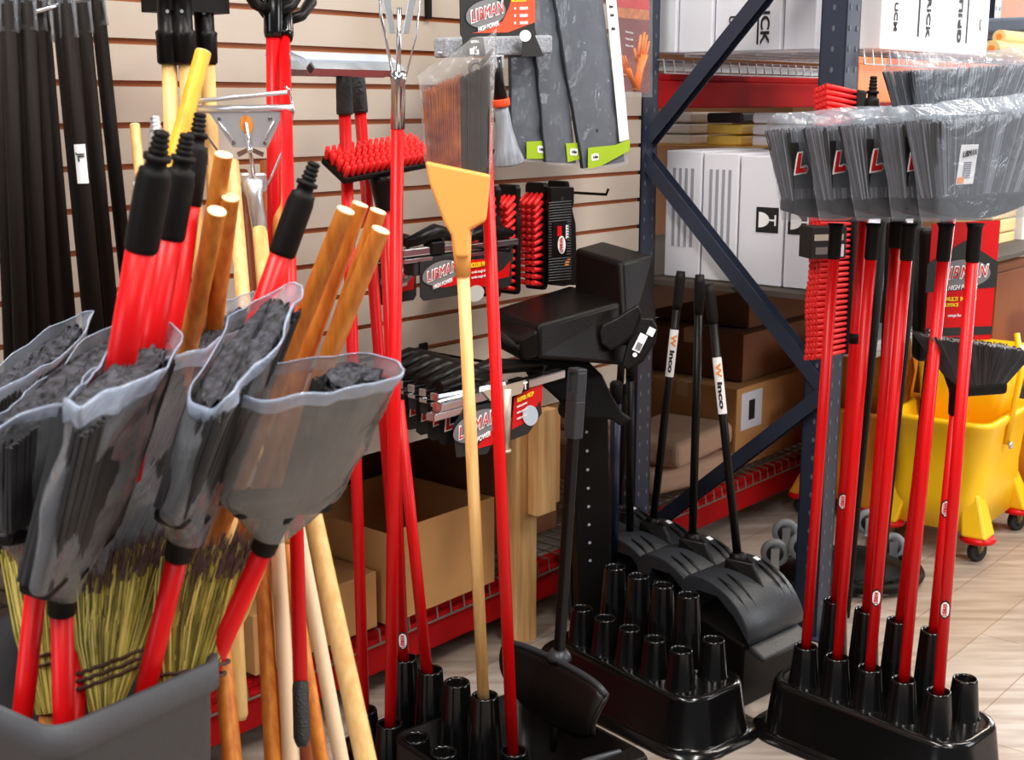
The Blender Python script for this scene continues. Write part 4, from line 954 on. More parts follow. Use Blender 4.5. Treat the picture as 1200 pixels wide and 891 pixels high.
# floor squeegees
def squeegee(key, px, py, label, Lpx, Rpx, Yo_, st=None):
    t, b, d = standpole(key, px, py, label, 'squeegee', 'floor_squeegee', Yo_=Yo_, st=st)
    MB().lathe([(.0145, -.004), (.0155, .0), (.0150, .045), (.014, .068), (.008, .078)], b, d, 16).build('neck', mat('dotted_rubber', (30, 30, 32), .6, bump=1, bscale=160), t)
    top = b+d*.078
    a = wp(*Lpx); e = wp(*Rpx); X = (e-a).normalized(); n = Vector((X.y, -X.x, 0)); c = (a+e)/2; Lh = (e-a).length/2
    m = MB(); Q4 = [a-UP*.013-n*.004, a+n*.012-UP*.002, a+UP*.010+n*.002, a-n*.012+UP*.001]
    m.loft([[p for p in Q4], [p+X*2*Lh for p in Q4]], 0, False); m.build('channel', alum, t)
    MB().box(a-X*.0012-UP*.002, X*.001, (n+UP)*.0042, (n-UP)*.0042).build('channel_end', ink, t)
    MB().hexa([a-n*.012+UP*.0, a+X*2*Lh-n*.012, a+X*2*Lh-n*.010+UP*.014, a-n*.010+UP*.014, a-n*.034+UP*.022-X*.018, a+X*2*Lh-n*.034+UP*.022, a+X*2*Lh-n*.030+UP*.027, a-n*.030+UP*.027-X*.018]).build('blade', mat('pale_rubber', (176, 184, 196), .45), t)
    MB().box(top+UP*.0, X*.020, n*.012, UP*.006).build('bracket', blackm, t)
    return t
squeegee(('L', 0, 0), 404, 132, 'floor squeegee on red handle with grey blade, left of two', (335, 80, .27), (452, 83, .27), .0)
squeegee(('L', 1, 0), 422, 130, 'floor squeegee on red handle with grey blade, right of two', (364, 79, .34), (470, 82, .34), .06)
# deck scrub brush
t, b, d = standpole(('L', 1, 0), 450, 228, 'red-bristled deck scrub brush on a red handle from the bottom stand', 'brush', 'deck_brush', Yo_=-.02, st=.11)
a0 = wp(402, 212, .30); e0 = wp(502, 193, .30); X = (e0-a0).normalized(); bk = (Vector((-.55, .6, .55))).normalized(); bk = (bk-X*bk.dot(X)).normalized(); nn = X.cross(bk).normalized()
if nn.z < 0: nn = -nn
ln = (e0-a0).length*1.02; wdt = .062
m = MB(); m.box(a0+X*ln/2+bk*wdt/2, X*ln/2, bk*(wdt/2+.004), nn*.007); m.build('block', blackp, t, bevel=.004)
MB().lathe([(.014, -.03), (.016, -.028), (.026, .02), (.03, .035)], b-d*.0, d, 14).build('handle_socket', blackp, t)
m = MB()
for i in range(15):
    for j in range(7):
        c = a0+X*(ln*(i+.5+.25*(j % 2))/15.5)+bk*(wdt*(j+.5)/7)
        dd = (nn+X*((i/14-.5)*.35)+bk*((j/6-.5)*.3)).normalized()
        m.tube([c, c+dd*.02, c+dd*.032], [.0042, .0052, .0040], 6)
m.build('bristles', redp, t)
# bagged corn broom with tan cap
s = STANDS['L', 1, 3]; t, b, d = standpole(('L', 1, 3), 541, 285, 'upright corn broom with tan cap in a clear bag on a wooden handle', 'broom', 'corn_broom', r=.0115, m=woodp)
Yb = s.y
capb = ry(546, 262, Yb); cl = ry(497, 190, Yb); cr = ry(574, 206, Yb)
def slab(lo_pts, m, nm, par, th=.02, bev=.006):
    mm = MB(); mm.loft([[p+Vector((0, -th*1.45, 0)) for p in lo_pts], [p+Vector((0, th, 0)) for p in lo_pts]], 0, False); return mm.build(nm, m, par, bevel=bev, seg=3)
slab([ry(x, y, Yb) for x, y in [(534, 300), (551, 300), (551, 268), (570, 258), (575, 204), (499, 188), (504, 214), (522, 262), (530, 275)]][::-1], tanp, 'cap', t)
MB().tube([b-d*.06, b+d*.02], [.0135, .019], 14).build('cap_socket', tanp, t)
B = (ry(500, 190, Yb)+ry(574, 207, Yb))/2; wb = (ry(574, 207, Yb)-ry(500, 190, Yb))/2
P = fan(B-UP*.01, wb*.94, Vector((0, .014, 0)), ry(497, 108, Yb), ry(574, 78, Yb), Vector((0, .030, 0)))
bristles(lambda a_, t_, h: P(-1+(a_+1)*.55, t_, h), 420, .0016, .0008, .12, lean=.4).build('bristles', corngold, t)
bristles(lambda a_, t_, h: P(.12+(a_+1)*.44, t_, h), 260, .0016, .0012, .04).build('dark_bristles', mat('brown_black_bristle', (58, 48, 44), .7, var=.4, vscale=30), t)
P2 = fan(ry(542, 282, Yb), wb*.5, Vector((0, .03, 0)), ry(489, 70, Yb), ry(577, 52, Yb), Vector((0, .034, 0)))
P3 = lambda s_, t_, h: P(s_*(1.07 if h > 0 else 1.07+.5*h), t_, h)
film_bag(P3, -.75, 1.32, 1.06, t, filmc, amp=.008, seed=11, tt=1.3)
# red pole right of it with grey clip
s = STANDS['L', 1, 4]; t, b, d = standpole(('L', 1, 4), 566, 92, 'red pole with dark scissor clip at its top, right of the corn broom', 'pole', 'clip_pole', Yo_=.13)
m = MB(); p = b+d*.0
m.torus(p+Vector((-.012, 0, .018)), Vector((0, 1, 0)), .011, .004, 20, 8); m.torus(p+Vector((.010, 0, .016)), Vector((0, 1, 0)), .010, .004, 20, 8)
m.tube([p+Vector((-.004, 0, .024)), p+Vector((.024, .0, .058))], [.005, .0025], 8); m.build('scissor_clip', mat('dark_taupe', (84, 72, 66), .5), t)
# second stand pole behind (thin one near x 478)
standpole(('L', 1, 1), 467, 470, 'short red pole hidden behind the chrome clamp pole in the bottom stand', 'pole', 'red_pole')
# ---------------------------------------------------------------- carded goods on the wall, top centre
def wquad(pts, v): return [wp(x, y, v) for x, y in pts]
def frame_of(q): X = (q[1]-q[0]).normalized(); V = (q[3]-q[0]); V = (V-X*V.dot(X)).normalized(); return X, V, X.cross(V)
# LIBMAN roller mop refill
v = .20; t = thing('mop_refill', wp(590, 68, v), 'LIBMAN roller mop refill with grey sponge on a black and orange card', 'package')
q = wquad([(541, 46), (637, 38), (626, -14), (538, -10)], v); X, V, nf = frame_of(q); c = sum(q, Vector())/4
def loc(px, py, k=.002, vv=None): return wp(px, py, v if vv is None else vv)+nf*k
MB().prism([loc(x, y, 0) for x, y in [(539, 40), (553, 66), (637, 66), (628, 40), (624, 28), (626, -14), (538, -14)]], nf*.002).build('card', ink, t)
MB().prism([loc(x, y, .0022) for x, y in [(552, 39), (594, 38), (626, 26), (626, -14), (600, -14), (596, 8), (588, 25), (570, 35)]], nf*.0006).build('orange_panel', mat('orange_red', (234, 76, 26), .5), t)
b = MB(); a = wp(519, 56, .22); e = wp(645, 52, .22)
MB().box((a+e)/2-nf*.01, (e-a)/2, UP*.020, nf*.018).build('sponge', redgrey, t, bevel=.006, seg=3)
MB().tube([wp(512, 62, .215), wp(548, 62, .215)], .003, 8).build('wire_end', zinc, t)
for pts in ([(543, 64), (541, 42), (566, 44), (569, 66)], [(611, 66), (613, 40), (626, 40), (637, 66)]):
    MB().prism([wp(x, y, .247) for x, y in pts], nf*.001).build('card_strap', ink, t)
libman(loc(568, 16, .003)+X*.0, X+V*.10, V, .115, t)
for k in range(3):
    MB().tube([loc(602, 10+8.5*k, .003), loc(602, 10+8.5*k, .0045)], .0028, 10).build('bullet', whiteink, t)
    text('SUPER SCRUB', loc(612, 10+8.5*k, .003), X, V, .006, whiteink, t, w=.027, bold=.04)
text('ROLLER', loc(606, 0, .003), X, V, .009, yellow, t, w=.05, bold=.06)
MB().prism(ell(loc(614, 42, .0035, .247), X*.019, V*.012), nf*.0006).build('photo_oval', whiteink, t)
text('REFILL', wp(556, 49, .2485), X, V, .005, whiteink, t, w=.025, bold=.04)
MB().box(wp(553, 60, .2485), X*.006, V*.006, nf*.0004).build('pack_icon', whiteink, t); MB().box(wp(560, 61, .2485), X*.003, V*.005, nf*.0004).build('pack_icon', whiteink, t)
hook(*uz(585, -20, 0), .22, 'steel peg hook above the LIBMAN refill')
# bottle-shaped bagged brush with red ring
v = .24; t = thing('window_brush', wp(592, 192, v), 'grey flared brush in a clear sleeve with a red collar under the refill', 'brush')
p0 = wp(587, 120, v); p1 = wp(596, 192, v); d = (p1-p0).normalized(); ln = (p1-p0).length
MB().lathe([(.012, 0), (.016, ln*.2), (.018, ln*.45), (.026, ln*.75), (.036, ln*.97), (.034, ln)], p0, d, 26).build('flared_head', mat('satin_grey', (158, 164, 174), .3, var=.35, vscale=26, stretch=(6, 6, .4)), t)
MB().lathe([(.0185, -.008), (.0195, -.006), (.0195, .006), (.0185, .008)], p0, d, 22).build('collar', mat('orange_red', (234, 76, 26)), t)
MB().tube([p0-d*.095, p0-d*.05, p0], [.013, .012, .016], 14).build('neck', blackp, t)
MB().box(p0-d*.085, W*.016, N*.010, UP*.014).build('sleeve_clip', alum, t, bevel=.002); MB().lathe([(.0035, 0), (.003, .002)], p0-d*.085+N*.011, N, 12).build('screw', chrome, t)
# grey cloth packs in film with lime band
def cloth_pack(pts, v, label, band, lx, th=.012, strip=None):
    q = wquad(pts, v); X, V, nf = frame_of(q); t = thing('dusting_cloth_pack', q[0], label, 'package', 'film packs with lime bands')
    body = pts[:]
    MB().prism([wp(x, y, v)-nf*th for x, y in body], nf*th).build('cloth', mat('slate_cloth', (50, 54, 62), .65, var=.4, vscale=9, stretch=(3, 3, .5)), t, bevel=.004)
    MB().prism([wp(x, y, v)+nf*.0125 for x, y in band], nf*.0006).build('lime_band', green, t)
    k = MB().prism([wp(lx[0], lx[1], v)+nf*.0134+p for p in [X*a*.014+V*b_*.008 for a, b_ in [(-1, -.6), (-.8, -1), (.8, -1), (1, -.6), (1, .6), (.8, 1), (-.8, 1), (-1, .6)]]], nf*.0005).build('size_label', whiteink, t)
    text('1 Pair', wp(lx[0], lx[1], v)+nf*.0142, X, V, .006, ink, k, w=.018, bold=.03)
    if strip: 
        s_ = MB().prism([wp(x, y, v)+nf*.0125 for x, y in strip], nf*.0006).build('white_strip', white, t)
        for j, (w_, y_) in enumerate([('Dust', 8), ('Cloth', 18), ('48x5', 34)]): text(w_, wp(709.5+y_*.1, y_, v)+nf*.0135, X, V, .006, ink, s_, w=.014, bold=.02)
    g = []
    n = 12
    xs = [p[0] for p in pts]; ys = [p[1] for p in pts]
    (ax, ay), (bx, by), (cx, cy), (dx, dy) = pts[0], pts[1], pts[2], pts[3]
    for i in range(n+1):
        r_ = []
        for j in range(9):
            a = j/8; h = i/n; x = (ax+(bx-ax)*a)*(1-h)+(dx+(cx-dx)*a)*h; y = (ay+(by-ay)*a)*(1-h)+(dy+(cy-dy)*a)*h
            p = wp(x+(a-.5)*4, y+(3 if i == 0 else 0), v)+nf*(.004+.006*math.sin(math.pi*a)); p += nf*.006*noise.noise(p*30)
            r_.append(p)
        g.append(r_)
    quadsheet(g, 0).build('film_sleeve', film, t)
    MB().lathe([(.004, 0), (.004, .0006)], wp(lx[0]+4, lx[1]-31, v)+nf*.009, nf, 12).build('hang_hole', ink, t)
    return t
cloth_pack([(601, 186), (650, 188), (630, -20), (598, -20)], .17, 'grey film pack with a lime band, leftmost of the hanging cloth packs', [(612, 186), (649, 186), (648, 164), (612, 166)], (629, 175))
cloth_pack([(640, 190), (676, 192), (652, -20), (622, -20)], .19, 'grey film pack with a lime band, middle one of the hanging cloth packs', [(660, 190), (676, 186), (675, 167), (658, 168)], (667, 178))
cloth_pack([(684, 198), (733, 190), (704, -20), (648, -20)], .21, 'large grey film pack with white strip and lime band, rightmost cloth pack', [(684, 198), (700, 194), (733, 176), (733, 163), (716, 170), (684, 173)], (692, 184), strip=[(721, 166), (732, 163), (715, -20), (703, -20)])
hook(*uz(640, -16, 0), .2, 'steel peg hook above the cloth packs')
# glove pack
v = .12; t = thing('glove_pack', wp(738, 108, v), 'dark red glove package printed with an orange glove, right of the cloth packs', 'package')
q = wquad([(724, 104), (760, 110), (760, -20), (716, -20)], v); X, V, nf = frame_of(q)
MB().prism(q, nf*.004).build('card', mat('maroon_card', (122, 20, 22), .4), t)
MB().prism([p+nf*.0045 for p in wquad([(718, 20), (759, 24), (758, -20), (716, -20)], v)], nf*.0005).build('orange_header', mat('amber_print', (226, 120, 40), .5, var=.4, vscale=60), t)
MB().prism([p+nf*.0052 for p in wquad([(718, 8), (759, 12), (758, -2), (717, -6)], v)], nf*.0005).build('red_stripe', red, t)
def glove(c, s, rot):
    m = MB(); x = X*math.cos(rot)+V*math.sin(rot); y = V*math.cos(rot)-X*math.sin(rot)
    m.tube([c-y*.055*s, c-y*.02*s, c+y*.008*s], [.013*s, .012*s, .016*s], 12, sq=.3, hint=x)
    for a, l, o in ((-.010, .036, -.12), (-.003, .044, 0), (.004, .042, .08), (.011, .034, .2)): m.tube([c+x*a*s+y*.004*s, c+x*(a+o*.02)*s+y*(.004+l)*s], [.0045*s, .0032*s], 8, sq=.5, hint=x)
    m.tube([c-x*.010*s-y*.006*s, c-x*.024*s+y*.012*s], [.0045*s, .0035*s], 8, sq=.5, hint=x)
    m.build('printed_glove', mat('glove_orange', (244, 138, 74), .5), t)
glove(wp(748, 70, v)+nf*.005, 1.45, -.22); glove(wp(733, 84, v)+nf*.005, 1.0, .75)
for k in range(3): text(['Latex Free', 'Long Cuffs', 'Size M'][k], wp(735, 38+8*k, v)+nf*.0055, X, V, .005, whiteink, t, w=.032)
g = []
for i in range(8): g.append([wp(714+(48*j/6), 114-19.5*i, v)+nf*(.007+.003*noise.noise(Vector((i, j, 0)))) for j in range(7)])
quadsheet(g, 0).build('clear_pouch', filmt, t)
MB().prism([wp(x, y, .03) for x, y in [(757, 8), (762, 8), (762, -10), (757, -10)]], N*.004).build('price_tag', ink, label='small black price tag left of the top white cartons', cat='tag')
MB().uvbox(*sorted([uz(507, 8, .02)[0]-.006, uz(507, 8, .02)[0]+.006]), .001, .012, uz(507, 22, .02)[1], uz(507, 22, .02)[1]+.08).build('wall_bracket', blackm, label='short black bracket at the top of the slat wall', cat='bracket')
# ---------------------------------------------------------------- red hand brushes hanging in a row
def hand_brush(u, vc, z0, z1, label, face=False):
    t = thing('hand_brush', UV(u, vc, z0), label, 'brush', 'hanging red-bristled hand brushes'); h = z1-z0; zc = (z0+z1)/2
    # black ribbed back in the N-z plane, bristles pointing to -W (left)
    m = MB(); lo = []
    n = 28; wv = .030
    prof = []
    for i in range(n+1):
        z = z0+h*i/n; k = i/n; w_ = wv*(1-.22*math.exp(-((k-.78)/.09)**2))*(1 if .03 < k < .97 else .85)
        prof.append((z, w_))
    for du in (0, .016):
        lo.append([UV(u+du, vc+w_, z) for z, w_ in prof]+[UV(u+du, vc-w_, z) for z, w_ in prof[::-1]])
    m.loft(lo, 0, False); m.build('block', blackp, t, bevel=.003)
    rb = MB()
    for i in range(22):
        z = z0+h*(.06+.86*i/22)
        if i in (9, 10, 11, 12) and face: continue
        rb.tube([UV(u+.017, vc-wv*.9, z), UV(u+.017, vc+wv*.9, z)], .0017, 6)
    rb.build('grip_ridges', blackp, t)
    m = MB()
    for i in range(13):
        z = z0+h*(.05+.88*i/12.5)
        for j in range(4):
            v_ = vc+wv*(-.7+.47*j); dz = (i/12-.5)*-.035*1.0
            m.tube([UV(u+.002, v_, z), UV(u-.036, v_+.003*(j-1.5), z-.008+dz)], [.0048, .0062], 8)
    m.build('bristles', redp, t)
    return t
ub_, zb_ = uz(632, 218, .12); _, zbt = uz(632, 340, .12)
uu = [uz(575, 280, .13)[0], uz(598, 280, .13)[0], uz(612, 280, .13)[0], uz(630, 280, .13)[0], uz(655, 280, .13)[0]]
lb = ['leftmost red-bristled hand brush, half behind the red pole', 'second hanging hand brush from the left', 'third hanging hand brush with splayed red bristles', 'fourth hanging hand brush, next to the labelled one', 'hanging red-bristled hand brush showing its ribbed black back and label']
zt, zb = zb_+.0, zbt
for i in (0, 1, 3, 4):
    t = hand_brush(uu[i]-.012, .13, zb+.006, zt+.01, lb[i], face=i == 4)
# the ribbed back faces the camera on the last one
t4 = thing('hand_brush', wp(650, 340, .13), 'black ribbed scrub brush block with oval LIBMAN sticker, last of the hanging row', 'brush', 'hanging red-bristled hand brushes')
pts = [(641, 334), (641, 300), (643, 270), (641, 250), (640, 219), (668, 219), (668, 236), (666, 245), (670, 262), (671, 300), (672, 334)]
MB().prism([wp(x, y, .165) for x, y in pts][::-1], N*.014).build('block', blackp, t4, bevel=.004, seg=3)
rb = MB()
for i in range(30):
    y = 238+3.15*i
    if 262 < y < 302: rb.tube([wp(643, y-.5, .180), wp(646, y-.6, .180)], .0016, 6); rb.tube([wp(664, y-3, .180), wp(669, y-3.4, .180)], .0016, 6)
    else: rb.tube([wp(643, y, .180), wp(669, y-2.4, .180)], .0017, 6)
rb.build('grip_ridges', mat('ridge_grey', (66, 66, 68), .5), t4)
MB().lathe([(.006, 0), (.006, .001)], wp(659, 233, .179), N, 14).build('hang_hole', ink, t4)
MB().prism(wquad([(653, 277), (658, 277), (658, 265), (653, 265)], .1795), N*.0008).build('red_label', red, t4)
MB().prism(wquad([(663, 280), (666, 280), (666, 264), (663, 264)], .1795), N*.0008).build('barcode_label', white, t4)
k = MB().prism([wp(658+4.5*math.cos(a), 287+10.5*math.sin(a), .1796) for a in [2*math.pi*i/20 for i in range(20)]][::-1], N*.0009).build('oval_sticker', whiteink, t4)
text('LIBMAN', wp(658, 287, .182), UP-W*.05, -W, .010, redink, k, w=.034, bold=.05)
MB().prism(wquad([(661, 313), (666, 311), (668, 303), (663, 305)], .1795), N*.0008).build('price_sticker', orange, t4)
hook(uz(655, 233, .0)[0], uz(655, 225, 0)[1], .15, 'peg hook behind the hanging hand brushes')
# ---------------------------------------------------------------- roller mops
def roller_mop(c, X, U, Nf, ln, label, grp, full=True, cardw=.13, txt=True, redcard=False, cx=.52):
    """head seen end-on: chrome bar over a sponge wrapped in a printed card; c top-left of the chrome bar"""
    t = thing('roller_mop', c-U*.10, label, 'mop', grp)
    k = .0085
    MB().box(c+X*ln/2, X*ln/2, U*k, Nf*.012).build('chrome_bar', chrome, t, bevel=.003)
    MB().box(c+X*ln*.2-U*.016+Nf*.002, X*ln*.2, U*.004, Nf*.012).build('lower_bar', chrome, t, bevel=.001)
    MB().tube([c+X*ln*.5+U*.018-X*.08, c+X*ln*.5+U*.034, c+X*ln*.5+U*.02+X*.08], [.010, .018, .010], 10, hint=Nf).build('yoke', blackp, t)
    MB().box(c+X*ln*.48+U*.004+Nf*.004, X*.020, U*.013, Nf*.012).build('bracket', blackp, t, bevel=.003)
    MB().box(c+X*ln*.52-U*.030-Nf*.004, X*cardw*.6, U*.018, Nf*.016).build('sponge', mat('dark_sponge', (40, 38, 40), .9), t, bevel=.004)
    cc = c+X*ln*cx-U*.052+Nf*.014
    m = MB(); h = .047
    m.prism([cc-X*cardw*.5-U*h*.8, cc-X*cardw*.42-U*h, cc+X*cardw*.42-U*h, cc+X*cardw*.5-U*h*.8, cc+X*cardw*.5+U*h*.7, cc-X*cardw*.5+U*h*.7], Nf*.002); m.build('card', ink, t)
    b_ = MB().prism([cc-X*cardw*.25-U*h*.45+Nf*.0022, cc+X*cardw*.1-U*h*.55+Nf*.0022, cc+X*cardw*.42-U*h*.5+Nf*.0022, cc+X*cardw*.46+U*h*.25+Nf*.0022, cc+X*cardw*.25-U*h*.12+Nf*.0022], Nf*.0006).build('red_flash', red, t)
    if txt: libman(cc+U*h*.12+Nf*.003-X*.004, X+U*.12, U, cardw*.78, t)
    elif not redcard: text('L', cc+Nf*.0032-X*cardw*.36, X+U*.12, U, .030, whiteink, t, bold=.14, shear=.25); text('L', cc+Nf*.004-X*cardw*.36, X+U*.12, U, .030, redink, t, bold=.05, shear=.25)
    return t
Xm = (W+UP*.0).normalized(); Um = UP; Nm = N
# upper pair around x 430..600
c = wp(468, 297, .26); roller_mop(c, W, UP, N, .20, 'roller mop in black LIBMAN card behind the red poles, upper one on the wall', 'roller mops on the wall', cardw=.125)
c = wp(420, 303, .16); roller_mop(c, W, UP, N, .18, 'roller mop mostly hidden behind the red poles, upper left', 'roller mops on the wall', cardw=.11)
c = wp(538, 291, .16); t = roller_mop(c, W, UP, N, .19, 'roller mop with red card between the corn broom and the red pole', 'roller mops on the wall', cardw=.12, txt=False, redcard=True)
q = wquad([(541, 340), (578, 334), (582, 302), (541, 306)], .20); X, V, nf = frame_of(q)
k = MB().prism(q, nf*.002).build('red_card', red, t); text('ROLLER MOP', wp(560, 310, .2)+nf*.003, X, V, .010, yellow, k, w=.06, bold=.06)
for j in range(2): text('scrubs tough dirt', wp(560, 318+6*j, .2)+nf*.003, X, V, .006, whiteink, k, w=.05)
MB().prism(ell(wp(556, 344, .203)+nf*.003, X*.028, V*.018), nf*.0006).build('photo_oval', mat('photo_grey', (200, 196, 190), .6), k)
hook(uz(500, 285, 0)[0], uz(500, 285, 0)[1], .25, 'peg hook holding the upper roller mop')
# lower row on a hook
for i in range(6):
    f = i/5.0
    c = wp(452+22*i*.62, 438+5.6*i*.9, .05+.055*i)
    roller_mop(c-W*.03, (W*.96+N*.1).normalized(), UP, (N*.96-W*.1).normalized(), .19, 'roller mop in the lower hanging row, %s from the back' % ['first', 'second', 'third', 'fourth', 'fifth', 'sixth'][i], 'roller mops in the lower row', cardw=.15, txt=False, cx=.40)
a = wp(512, 478, .36); e = wp(658, 437, .36)
Xf = (e-a).normalized(); Nf = Vector((Xf.y, -Xf.x, 0)).normalized(); Uf = Nf.cross(Xf).normalized(); Uf = Uf if Uf.z > 0 else -Uf
t = thing('roller_mop', wp(560, 530, .36), 'nearest lower roller mop with LIBMAN and red card over the pine post', 'mop', 'roller mops in the lower row')
ln = (e-a).length
MB().box((a+e)/2, Xf*ln/2, Uf*.010, Nf*.013).build('chrome_bar', chrome, t, bevel=.004)
MB().box(a+Xf*.03-Uf*.016, Xf*.05, Uf*.008, Nf*.012).build('lower_bar', chrome, t, bevel=.002)
MB().box(a+Xf*ln*.63, Xf*.018, Uf*.0135, Nf*.016).build('bracket', blackp, t, bevel=.003)
text('T', a+Xf*ln*.63+Nf*.0175, Xf, Uf, .015, whiteink, t, bold=.06)
MB().tube([a+Xf*ln*.1+Uf*.03-Nf*.03, a+Xf*ln*.5+Uf*.045-Nf*.03, a+Xf*ln*.9+Uf*.02-Nf*.03], [.012, .018, .012], 10).build('yoke', blackp, t)
MB().box(a+Xf*ln*.50-Uf*.045-Nf*.016, Xf*ln*.30, Uf*.026, Nf*.010).build('sponge', mat('dark_sponge', (40, 38, 40), .9), t, bevel=.004)
m = MB(); m.hexa([p for p in [a+Xf*ln*.36-Uf*.014+Nf*.014, a+Xf*ln*.60-Uf*.014+Nf*.014, a+Xf*ln*.60-Uf*.014+Nf*.018, a+Xf*ln*.36-Uf*.014+Nf*.018, a+Xf*ln*.30+Uf*.012+Nf*.014, a+Xf*ln*.64+Uf*.012+Nf*.014, a+Xf*ln*.64+Uf*.012+Nf*.018, a+Xf*ln*.30+Uf*.012+Nf*.018]])
p = wp(594, 455, .385); p2 = wp(592, 530, .385); m.tube([p, p2], [.011, .0085], 12); m.lathe([(.013, 0), (.013, .006)], p2, UP, 14); m.build('lever', mat('worn_nickel', (196, 184, 166), .35, metal=.5), t)
q = wquad([(598, 505), (634, 468), (635, 446), (600, 462)], .365); X, V, nf = frame_of(q)
k = MB().prism([wp(x, y, .365) for x, y in [(598, 513), (618, 508), (634, 484), (635, 447), (602, 466)]], N*.002).build('red_card', red, t)
MB().prism([wp(x, y, .3655)+N*.002 for x, y in [(598, 516), (598, 504), (618, 494), (632, 470), (634, 484), (618, 508)]], N*.0008).build('black_edge', ink, k)
text('SUPER MOP', wp(614, 465, .366)+N*.003, W+UP*.12, UP, .009, yellow, k, w=.055, bold=.06)
for j in range(3): text('extra power', wp(610, 474+7*j, .366)+N*.003, W+UP*.12, UP, .006, whiteink, k, w=.034)
MB().prism([wp(621+9*math.cos(z), 487+12*math.sin(z), .3685)+N*.001 for z in [2*math.pi*i/20 for i in range(20)]][::-1], N*.0006).build('photo_oval', mat('photo_blue', (186, 198, 210), .5), k)
k = MB().prism([wp(x, y, .372) for x, y in [(534, 536), (570, 532), (584, 505), (586, 470), (544, 478), (530, 500)]], N*.002).build('black_card', ink, t)
MB().prism([wp(x, y, .3745) for x, y in [(556, 527), (588, 518), (588, 472), (578, 488), (570, 510)]], N*.0006).build('red_flash', red, k)
libman(wp(558, 499, .376), W+UP*.10, UP, .125, t)
hook(uz(495, 402, 0)[0], uz(495, 412, 0)[1], .36, 'black peg hook carrying the lower roller mops')
# ================================================================ grey bin with bagged brooms at the left
r0, r1, r2 = fp(0, 806, .76), fp(62, 861, .76), fp(268, 770, .76)
e1 = (r2-r1); e2 = (fp(-26, 800, .76)-r1); e2 = e2 - e1.normalized()*e2.dot(e1.normalized()); e2 = e2.normalized()*.34
t = thing('grey_bin', Vector((r1.x, r1.y, 0)), 'tall dark grey square bin holding the brooms at the lower left', 'bin')
cb = r1+e1/2+e2/2; m = MB(); X = e1.normalized(); Y_ = e2.normalized(); a_ = e1.length/2; b_ = e2.length/2
c0_ = Vector((cb.x, cb.y, 0))
lo = [rrect(c0_, X, Y_, (a_-.03), (b_-.03), .03, 0), rrect(c0_, X, Y_, a_-.008, b_-.008, .03, .72), rrect(c0_, X, Y_, a_, b_, .03, .725), rrect(c0_, X, Y_, a_, b_, .03, .76), rrect(c0_, X, Y_, a_-.006, b_-.006, .026, .762),
      rrect(c0_, X, Y_, a_-.012, b_-.012, .022, .755), rrect(c0_, X, Y_, a_-.04, b_-.04, .02, .02)]
m.loft(lo).build('bin_body', binm, t)
